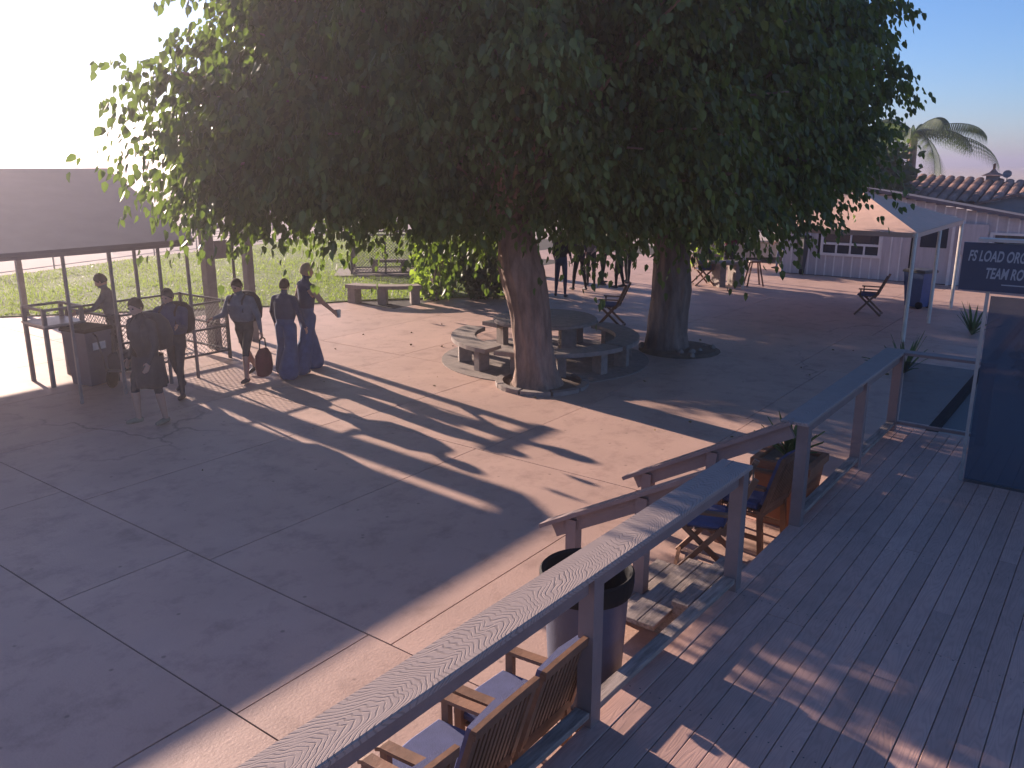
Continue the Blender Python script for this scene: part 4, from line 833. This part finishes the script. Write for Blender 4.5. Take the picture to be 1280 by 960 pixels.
# ------------------------------------------------------------------ people
def rotx(v, deg):                                # positive deg swings a hanging limb forward (+Y)
    a = R(deg); return Vector((v.x, v.y * math.cos(a) - v.z * math.sin(a), v.y * math.sin(a) + v.z * math.cos(a)))
def person(label, loc, yaw, H=1.75, lean=0, legs=((12, 8, 3), (-14, 10, 3)), arms=((10, 8, 15), (-12, 8, 20)), head=(0, 0), outfit=None, hair='hair_brown', skin='skin', voxel=.011,
           bulk=1., flare=0., bare=False, backpack=None, skirt=None, group=None, extra=None, sit=None, ponytail=False):
    """outfit: dict of materials for torso, upper_arm, forearm, thigh, shank, foot"""
    of = dict(torso='charcoal', upper_arm='charcoal', forearm='skin', thigh='charcoal', shank='charcoal', foot='shoe', hip=None); of.update(outfit or {}); of['hip'] = of['hip'] or of['thigh']
    of['head'] = of['neck'] = of['hand'] = skin
    for k_, v_ in list(of.items()):
        if v_ == 'skin': of[k_] = skin
    t = thing('person', label, 'person', loc, yaw, group); k = H / 1.75; segs = []; mb = MB()
    def ell(c, rx, ry, rz, tg, n=10, rot=None):
        rings = []
        for i in range(1, 8):
            p = math.pi * i / 8; ring = []
            for q in range(n):
                a = 6.283 * q / n; v = Vector((rx * math.sin(p) * math.cos(a), ry * math.sin(p) * math.sin(a), -rz * math.cos(p)))
                if rot: v = rot @ v
                ring.append(Vector(c) + v)
            rings.append(ring)
        mb.loft(rings); segs.append((Vector(c), Vector(c), (rx + ry + rz) / 3, tg))
    def cap(p, q, r0, r1, tg, n=9):
        p, q = Vector(p), Vector(q); d = (q - p); L = d.length; d = d.normalized() if L > 1e-6 else Vector((0, 0, 1))
        pts = [p - d * r0 * .85, p - d * r0 * .45, p, q, q + d * r1 * .45, q + d * r1 * .85]; rr = [r0 * .5, r0 * .9, r0, r1, r1 * .9, r1 * .5]
        mb.tube(pts, [max(x, .004) for x in rr], n); segs.append((p, q, (r0 + r1) / 2, tg))
    hipz = .90 * k if not sit else sit
    hip = Vector((0, 0, hipz)); Rl = Matrix.Rotation(R(-lean), 3, 'X')
    up = lambda x, y, z: hip + Rl @ Vector((x * k, y * k, (z - .90) * k))
    b = bulk
    prof = [(.84, .10, .085, 0), (.90, .165, .115, -.005), (.98, .172, .118, -.01), (1.08, .150 * b, .105 * b, .0), (1.20, .158 * b, .112 * b, .008), (1.32, .178 * (1 + (b - 1) * .6), .118 * b, .005), (1.395, .175 * (1 + (b - 1) * .2), .10 * (1 + (b - 1) * .6), -.005), (1.45, .12, .075, -.012), (1.49, .062, .06, -.012)]
    mb.loft([[up(w * math.cos(6.283 * q / 16), d * math.sin(6.283 * q / 16) + o_, z) for q in range(16)] for z, w, d, o_ in prof])
    segs.append((up(0, 0, 1.12), up(0, 0, 1.42), .15 * k, 'torso')); segs.append((up(0, 0, .88), up(0, 0, .98), .14 * k, 'hip'))
    cap(up(0, -.01, 1.44), up(0, .01, 1.55), .062 * k, .055 * k, 'neck')
    # head
    hR = Rl @ Matrix.Rotation(R(head[0]), 3, 'Z') @ Matrix.Rotation(R(-head[1]), 3, 'X'); hc = up(0, .025, 1.617); hv = lambda x, y, z: hc + hR @ Vector((x * k, y * k, z * k))
    ell(hc, .076 * k, .098 * k, .118 * k, 'head', 14, hR); ell(hv(0, .03, -.062), .052 * k, .062 * k, .055 * k, 'head', 10, hR)
    cap(hv(0, .092, .01), hv(0, .112, -.028), .010 * k, .014 * k, 'head', 6)
    for s_ in (-1, 1): ell(hv(s_ * .079, -.005, -.005), .012 * k, .022 * k, .034 * k, 'head', 8, hR)
    ell(hv(0, .088, -.062), .024 * k, .012 * k, .011 * k, 'head', 8, hR)
    # legs
    ends = []
    for s_, (fw, kn, outd) in zip((-1, 1), legs):
        h0 = hip + Vector((s_ * .09 * k, 0, -.02 * k)); d1 = rotx(Vector((s_ * math.sin(R(outd)), 0, -math.cos(R(outd)))), fw); k1 = h0 + d1 * .42 * k
        d2 = rotx(Vector((s_ * math.sin(R(outd * .6)), 0, -math.cos(R(outd * .6)))), fw - kn); an = k1 + d2 * .405 * k
        if not sit: pass
        cap(h0, k1, .086 * k * (1 + flare * .35), .060 * k * (1 + flare * .8), 'thigh', 12); km = k1.lerp(an, .35)
        if flare: cap(k1, an.lerp(k1, .05), .066 * k * (1 + flare * .8), (.06 + .11 * flare) * k, 'shank', 14)
        else: cap(k1, km, .058 * k, .058 * k, 'shank', 10); cap(km, an, .056 * k, .037 * k, 'shank', 10)
        fp = rotx(Vector((0, 1, 0)), min(0, (fw - kn)) * .55); fp = Vector((s_ * .12, fp.y, fp.z)); ft = an + Vector((0, -.03 * k, -.045 * k)); cap(ft, ft + fp * .10 * k, .042 * k, .042 * k, 'foot', 8); cap(ft + fp * .10 * k, ft + fp * .19 * k, .042 * k, .030 * k, 'foot', 8)
        ends.append(min(ft.z - .042 * k, (ft + fp * .19 * k).z - .032 * k))
    # arms and hands
    wrists = []
    for s_, (fw, outd, el) in zip((-1, 1), arms):
        sh = up(s_ * .185 * (1 + (b - 1) * .25), -.008, 1.39); d1 = rotx(Vector((s_ * math.sin(R(outd)), 0, -math.cos(R(outd)))), fw); e = sh + d1 * .285 * k
        d2 = rotx(Vector((s_ * math.sin(R(outd * .5)), 0, -math.cos(R(outd * .5)))), fw + el); w_ = e + d2 * .245 * k
        ub = 1 + (b - 1) * .6
        cap(up(s_ * .08, -.01, 1.425), sh, .052 * k, .056 * k * (1 + (b - 1) * .35), 'torso', 10); cap(sh, e, .052 * k * ub, .042 * k * ub, 'upper_arm', 10); cap(e, w_, .041 * k * (ub if of['forearm'] != skin else 1), .028 * k, 'forearm', 9)
        side = Vector((0, 1, 0)) - d2 * d2.y; side = side.normalized() if side.length > .1 else Vector((1, 0, 0)); nrm = d2.cross(side)
        pc = w_ + d2 * .045 * k
        for o_ in (-.024, -.008, .008, .024): cap(w_ + d2 * .012 + side * o_ * .7 * k, w_ + d2 * .09 * k + side * o_ * 1.05 * k, .0145 * k, .012 * k, 'hand', 6)
        for o_, l in ((-.027, .060), (-.009, .074), (.009, .080), (.027, .070)):
            a0 = w_ + d2 * .09 * k + side * o_ * 1.1 * k; a1 = a0 + (d2 * .9 + nrm * s_ * -.22).normalized() * l * .52 * k; a2 = a1 + (d2 * .75 + nrm * s_ * -.6).normalized() * l * .48 * k
            cap(a0, a1, .0098 * k, .0092 * k, 'hand', 6); cap(a1, a2, .0092 * k, .0078 * k, 'hand', 6)
        a0 = w_ + d2 * .025 * k + side * .026 * k; a1 = a0 + (d2 * .6 + side * .75).normalized() * .042 * k; a2 = a1 + (d2 * .95 + side * .15).normalized() * .032 * k; cap(a0, a1, .0125 * k, .0105 * k, 'hand', 6); cap(a1, a2, .0105 * k, .009 * k, 'hand', 6)
        wrists.append(w_ + d2 * .09 * k)
    dz = -min(ends) if not sit else 0.
    tmpm = mb.mesh('tmp'); tmp = bpy.data.objects.new('tmp', tmpm); C.objects.link(tmp)
    rm = tmp.modifiers.new('r', 'REMESH'); rm.mode = 'VOXEL'; rm.voxel_size = voxel; rm.use_smooth_shade = True
    sm = tmp.modifiers.new('s', 'SMOOTH'); sm.iterations = 3; sm.factor = .5
    bpy.context.view_layer.update(); me = bpy.data.meshes.new_from_object(tmp.evaluated_get(bpy.context.evaluated_depsgraph_get())); bpy.data.objects.remove(tmp)
    me.name = 'body'; names = sorted(set(of.values())); me.materials.clear()
    for n_ in names: me.materials.append(MATS[n_])
    nf = len(me.polygons); cen = np.zeros(nf * 3, np.float32); me.polygons.foreach_get('center', cen); cen = cen.reshape(-1, 3)
    best = np.full(nf, 1e9); mi = np.zeros(nf, np.int32)
    for p, q, r_, tg in segs:
        p_, q_ = np.array(p), np.array(q); d = q_ - p_; L2 = max(d @ d, 1e-9); u = np.clip(((cen - p_) @ d) / L2, 0, 1)[:, None]; dist = np.linalg.norm(cen - (p_ + u * d), axis=1) - r_
        if tg in of: w_ = dist < best; best[w_] = dist[w_]; mi[w_] = names.index(of[tg])
    me.polygons.foreach_set('material_index', mi); me.polygons.foreach_set('use_smooth', [True] * nf)
    bo = obj('body', me, None, t); bo.location.z = dz
    # hair
    hm = MB(); n = 16; rings = []
    for i in range(8):
        p = R(4 + i * 15.5); ring = []
        for q in range(n):
            a = 6.283 * q / n; front = max(0, math.sin(a)); pp = p * (1 - .45 * front) if True else p
            rr_ = 1.10 + .05 * mnoise.noise((q * 1.3, i * .9, H * 9)); ring.append(hv(.080 * rr_ * math.sin(pp) * math.cos(a), -.006 + .101 * rr_ * math.sin(pp) * math.sin(a), .012 + .117 * rr_ * math.cos(pp)))
        rings.append(ring)
    hm.loft(rings[::-1])
    if ponytail: hm.tube([hv(0, -.10, .04), hv(0, -.15, -.02), hv(0, -.14, -.14), hv(0, -.12, -.22)], [.03 * k, .034 * k, .028 * k, .01 * k], 8)
    ho = hm.build('hair', hair, t, smooth=True); ho.location.z = dz
    if voxel < .02:                               # eyes at half the head height
        for s_ in (-1, 1):
            ey = MB(); c_ = hv(s_ * .031, .086, .012); ey.lathe([(0, -.011), (.008, -.008), (.012, 0), (.008, .008), (0, .011)], 8, 0, 0); eo = ey.build('eye', 'black_c', t, smooth=True); eo.location = c_ + Vector((0, 0, dz))
    if skirt:                                     # (z top, z bottom, top radius, bottom radius, material): loose garment hanging round the legs
        zt, zb, rt_, rb_, sm_ = skirt; sk = MB(); rings = []
        for i in range(7):
            u = i / 6; z = zt + (zb - zt) * u; r_ = rt_ + (rb_ - rt_) * u; ring = []
            for q in range(28):
                a = 6.283 * q / 28; f_ = 1 + .10 * u * math.sin(a * 7 + H * 5) + .05 * u * math.sin(a * 3); ring.append((r_ * f_ * math.cos(a), r_ * .82 * f_ * math.sin(a), z))
            rings.append(ring)
        for ring in [[(x * .97, y * .97, z) for x, y, z in r_] for r_ in rings[::-1]]: rings.append(ring)
        base = len(sk.v); nn = 28
        for ring in rings: sk.v += ring
        for i in range(len(rings) - 1):
            for q in range(nn): j = (q + 1) % nn; sk.f.append((i * nn + q, i * nn + j, (i + 1) * nn + j, (i + 1) * nn + q))
        sk.build('loose_garment', sm_, t, smooth=True)
    if backpack:
        bm_, sc_ = backpack; bp = MB(); rings = []
        for z, w_, d0, d1 in ((.98, .10, .13, .20), (1.02, .155, .11, .27), (1.18, .17, .10, .30), (1.36, .165, .10, .27), (1.47, .12, .11, .22), (1.50, .06, .12, .17)):
            rings.append([up(w_ * sc_ * x_, -(d0 + (d1 - d0) * y_ * sc_), z) for x_, y_ in ((-1, .15), (-.8, 0), (.8, 0), (1, .15), (1, .7), (.65, 1), (-.65, 1), (-1, .7))])
        bp.loft(rings); bo2 = bp.build('backpack', bm_, t, smooth=True); bo2.location.z = dz
        for s_ in (-1, 1):
            so = MB().tube([up(s_ * .11, -.12, 1.46), up(s_ * .12, .0, 1.475), up(s_ * .125, .115, 1.40), up(s_ * .13, .135, 1.22), up(s_ * .15, .03, 1.05), up(s_ * .14, -.12, 1.03)], .017, 6).build('shoulder_strap', bm_, t); so.location.z = dz
    t['_w'] = 0; del t['_w']
    return t, [w_ + Vector((0, 0, dz)) for w_ in wrists]

CREW = 'people under the shade roof'
person('person walking bare-legged in dark loose gear with a backpack, nearest of all', (-5.05, 11.25, 0), yaw_towards(-.55, -1), 1.78, 6, ((-4, 4, 2), (24, 26, 3)), ((6, 14, 30), (-14, 14, 35)), (10, 6),
       dict(torso='charcoal', upper_arm='charcoal', forearm='charcoal', thigh='charcoal', hip='charcoal', shank='skin', foot='khaki'), 'hair_brown', bulk=1.38, backpack=('charcoal', 1.35), skirt=(1.0, .56, .23, .255, 'charcoal'), group=CREW)
person('person in navy jacket with a pale bundle, just behind the nearest walker', (-5.25, 12.7, 0), yaw_towards(-.1, -1), 1.72, 5, ((20, 16, 3), (-18, 16, 3)), ((30, 12, 75), (25, 14, 70)), (-8, 12),
       dict(torso='navy', upper_arm='navy', forearm='navy', thigh='charcoal', shank='charcoal'), 'black_c', bulk=1.5, backpack=('black_c', 1.4), group=CREW)
person('person in dark clothes standing behind the tall gear bin', (-6.85, 14.1, 0), yaw_towards(-1, -.2), 1.74, 8, ((6, 6, 3), (-6, 6, 3)), ((38, 8, 40), (30, 8, 45)), (0, 16),
       dict(torso='grey_c', upper_arm='grey_c', forearm='grey_c', thigh='charcoal', shank='charcoal'), 'black_c', group=CREW)
_, wr = person('person in slate jacket and shorts carrying a maroon bag', (-4.5, 13.75, 0), yaw_towards(-.35, -1), 1.74, 6, ((22, 16, 3), (-20, 16, 3)), ((-4, 22, 8), (18, 16, 65)), (0, 14),
       dict(torso='slate', upper_arm='slate', forearm='slate', thigh='charcoal', shank='skin', foot='shoe'), 'hair_brown', bulk=1.5, backpack=('charcoal', 1.3), group=CREW)
person('person in blue jumpsuit with wide flared legs, shorter of the close pair', (-3.88, 14.05, 0), yaw_towards(.35, 1), 1.66, 2, ((14, 8, 7), (-14, 8, 7)), ((12, 24, 20), (-6, 22, 25)), (0, 0),
       dict(torso='navy', upper_arm='navy', forearm='navy', thigh='blue', shank='blue'), 'hair_brown', bulk=1.35, flare=1.15, group='pair on the sunlit court')
_, wr2 = person('taller person of the close pair holding out a clear cup', (-3.6, 14.4, 0), yaw_towards(.8, .6), 1.88, 2, ((14, 8, 7), (-14, 8, 7)), ((-10, 18, 20), (32, 12, 14)), (0, 4),
       dict(torso='navy', upper_arm='skin', forearm='skin', thigh='blue', shank='blue'), 'hair_fair', bulk=1.15, flare=1.1, group='pair on the sunlit court')
def local_to_world(p, loc, yaw): v = Matrix.Rotation(yaw, 3, 'Z') @ Vector(p); return v + Vector(loc)
wp = local_to_world(wr2[1], (-3.6, 14.4, 0), yaw_towards(.8, .6))
glass_mat('clear_plastic', (.6, .6, .6), .35)
cupo = thing('plastic_cup', 'clear plastic cup held out by the taller person of the pair', 'cup', wp + Vector((.03, .03, -.06)))
MB().lathe([(0, 0), (.032, 0), (.042, .13), (.044, .13), (.034, -.004), (0, -.004)], 14).build('body', 'clear_plastic', cupo)
wp = local_to_world(wr[0], (-4.5, 13.75, 0), yaw_towards(-.35, -1))
# (maroon bag hangs on the camera-right side of the slate-jacket person)
bgx = thing('kit_bag', 'maroon kit bag hanging beside the person in slate jacket', 'bag', wp + Vector((0, 0, -.69)), yaw_towards(-.35, -1))
bm2 = MB(); bm2.loft([[(w_ * math.cos(6.283 * q / 14), d_ * math.sin(6.283 * q / 14), z) for q in range(14)] for z, w_, d_ in ((0, .05, .10), (.03, .085, .17), (.18, .11, .20), (.36, .10, .18), (.46, .05, .12), (.48, .02, .06))]); bm2.build('body', 'maroon', bgx, smooth=True)
MB().tube([(0, -.09, .46), (0, -.07, .62), (0, 0, .68), (0, .07, .62), (0, .09, .46)], .012, 6).build('strap', 'black_c', bgx)

FG = 'people standing under the far edge of the trees'
far = [((1.35, 22.9), -.3, 1.78, 'black_c', 'navy', 'leftmost of the far group, all in dark clothes beside the leaning trunk'),
       ((1.95, 24.1), .5, 1.74, 'charcoal', 'black_c', 'far person in charcoal top, second from the leaning trunk'),
       ((2.35, 24.9), 2.6, 1.70, 'grey_c', 'charcoal', 'far person in grey top at the middle of the far group'),
       ((2.75, 25.3), -1.2, 1.80, 'navy', 'black_c', 'far person in navy top right of the far group middle'),
       ((3.15, 24.6), 1.2, 1.76, 'black_c', 'black_c', 'far person in black, second from the straight trunk'),
       ((3.55, 25.6), 2.2, 1.72, 'maroon', 'charcoal', 'far person in maroon top nearest the straight trunk')]
for i, ((x, y), yw, h, tp, bt, lb) in enumerate(far):
    person(lb, (x, y, 0), yw, h, 2, ((5 + 4 * (i % 2), 6, 5), (-6, 5, 5)), ((12 + 9 * (i % 3), 9, 40), (4, 10, 25)), (0, 0), dict(torso=tp, upper_arm=tp, forearm='skin', thigh=bt, shank=bt), ('hair_brown', 'black_c')[i % 2], voxel=.022, group=FG)
person('person in dark clothes walking near the tall dark bin', (9.45, 29.3, 0), 1.3, 1.78, 4, ((18, 14, 2), (-16, 12, 2)), ((14, 8, 25), (-16, 8, 20)), (0, 0), dict(torso='black_c', upper_arm='black_c', thigh='navy', shank='navy'), 'black_c', voxel=.022)
person('person standing in maroon top behind the far stone table', (6.75, 26.0, 0), 2.8, 1.72, 6, ((4, 5, 4), (-4, 5, 4)), ((35, 8, 45), (30, 8, 45)), (0, 10), dict(torso='maroon', upper_arm='maroon', thigh='charcoal', shank='charcoal'), 'hair_brown', voxel=.022)
person('grey-haired person seated at the far stone table', (5.75, 25.2, 0), R(-80), 1.72, 8, ((86, 84, 6), (84, 80, 6)), ((40, 8, 45), (38, 8, 50)), (0, 8), dict(torso='charcoal', upper_arm='charcoal', thigh='slate', shank='slate'), 'hair_grey', voxel=.022, sit=.63)
stb = thing('stone_table', 'pale square stone table before the seated grey-haired person', 'table', (6.45, 25.0, 0), .25)
MB().box(-.42, .42, -.35, .35, .66, .74, .01).build('table_top', 'stone_conc', stb)
for x in (-.26, .26): MB().box(x - .10, x + .10, -.25, .25, 0, .658).build('leg', 'stone_conc', stb)
stl = thing('wooden_stool', 'tall splay-legged wooden stool right of the far stone table', 'stool', (7.3, 25.1, 0))
MB().lathe([(0, .70), (.18, .70), (.19, .72), (.18, .745), (0, .75)], 16).build('seat', 'teak', stl)
for x, y in ((-1, -1), (1, -1), (1, 1), (-1, 1)): MB().bar((x * .24, y * .2, 0), (x * .11, y * .1, .70), .035, .035).build('leg', 'teak', stl)
# far background odds and ends seen under the right tree
lw = thing('low_planter_wall', 'low dark planter wall behind the far stone table', 'wall', (9.0, 33.0, 0), .1)
MB().box(-2.0, 1.6, -.2, .2, 0, .55).build('wall', 'plaster', lw); MB().box(-2.05, 1.65, -.25, .25, .55, .62).build('coping', 'stone_conc', lw)
sbx = thing('storage_box', 'dark blue upright storage box on the low wall by the far path', 'box', (8.4, 34.0, 0), .1)
MB().box(-.45, .45, -.35, .35, 0, 1.35).build('body', 'navy', sbx); MB().box(-.49, .49, -.39, .39, 1.352, 1.42).build('lid', 'dark_metal', sbx); MB().box(-.05, .05, -.37, -.352, .75, .85).build('latch', 'galv', sbx)
lp = thing('lamp_post', 'thin dark lamp post beside the far stone table', 'lamp post', (7.05, 26.6, 0)); MB().tube([(0, 0, 0), (0, 0, 2.6)], .04, 8).build('pole', 'dark_metal', lp)
MB().lathe([(.04, 2.6), (.12, 2.66), (.14, 2.86), (.05, 2.96), (0, 2.97)], 12).build('lantern', 'cream_metal', lp)

# ------------------------------------------------------------------ thin scattering volume, added to imitate a lens flare veil
hz = bpy.data.materials.new('flare_veil_air'); hz.use_nodes = True; nt = hz.node_tree; nt.nodes.remove(nt.nodes['Principled BSDF'])
pv = nt.nodes.new('ShaderNodeVolumePrincipled'); pv.inputs['Color'].default_value = (.96, .86, .94, 1); pv.inputs['Density'].default_value = .0022; pv.inputs['Anisotropy'].default_value = .72
nt.links.new(pv.outputs[0], nt.nodes['Material Output'].inputs['Volume'])
obj('flare_veil', MB().box(-5000, 5000, -5000, 5000, -3.5, 10.5).mesh('flare_veil'), hz, kind='stuff', label='thin added volume imitating a lens flare veil over the whole site', cat='flare_veil')
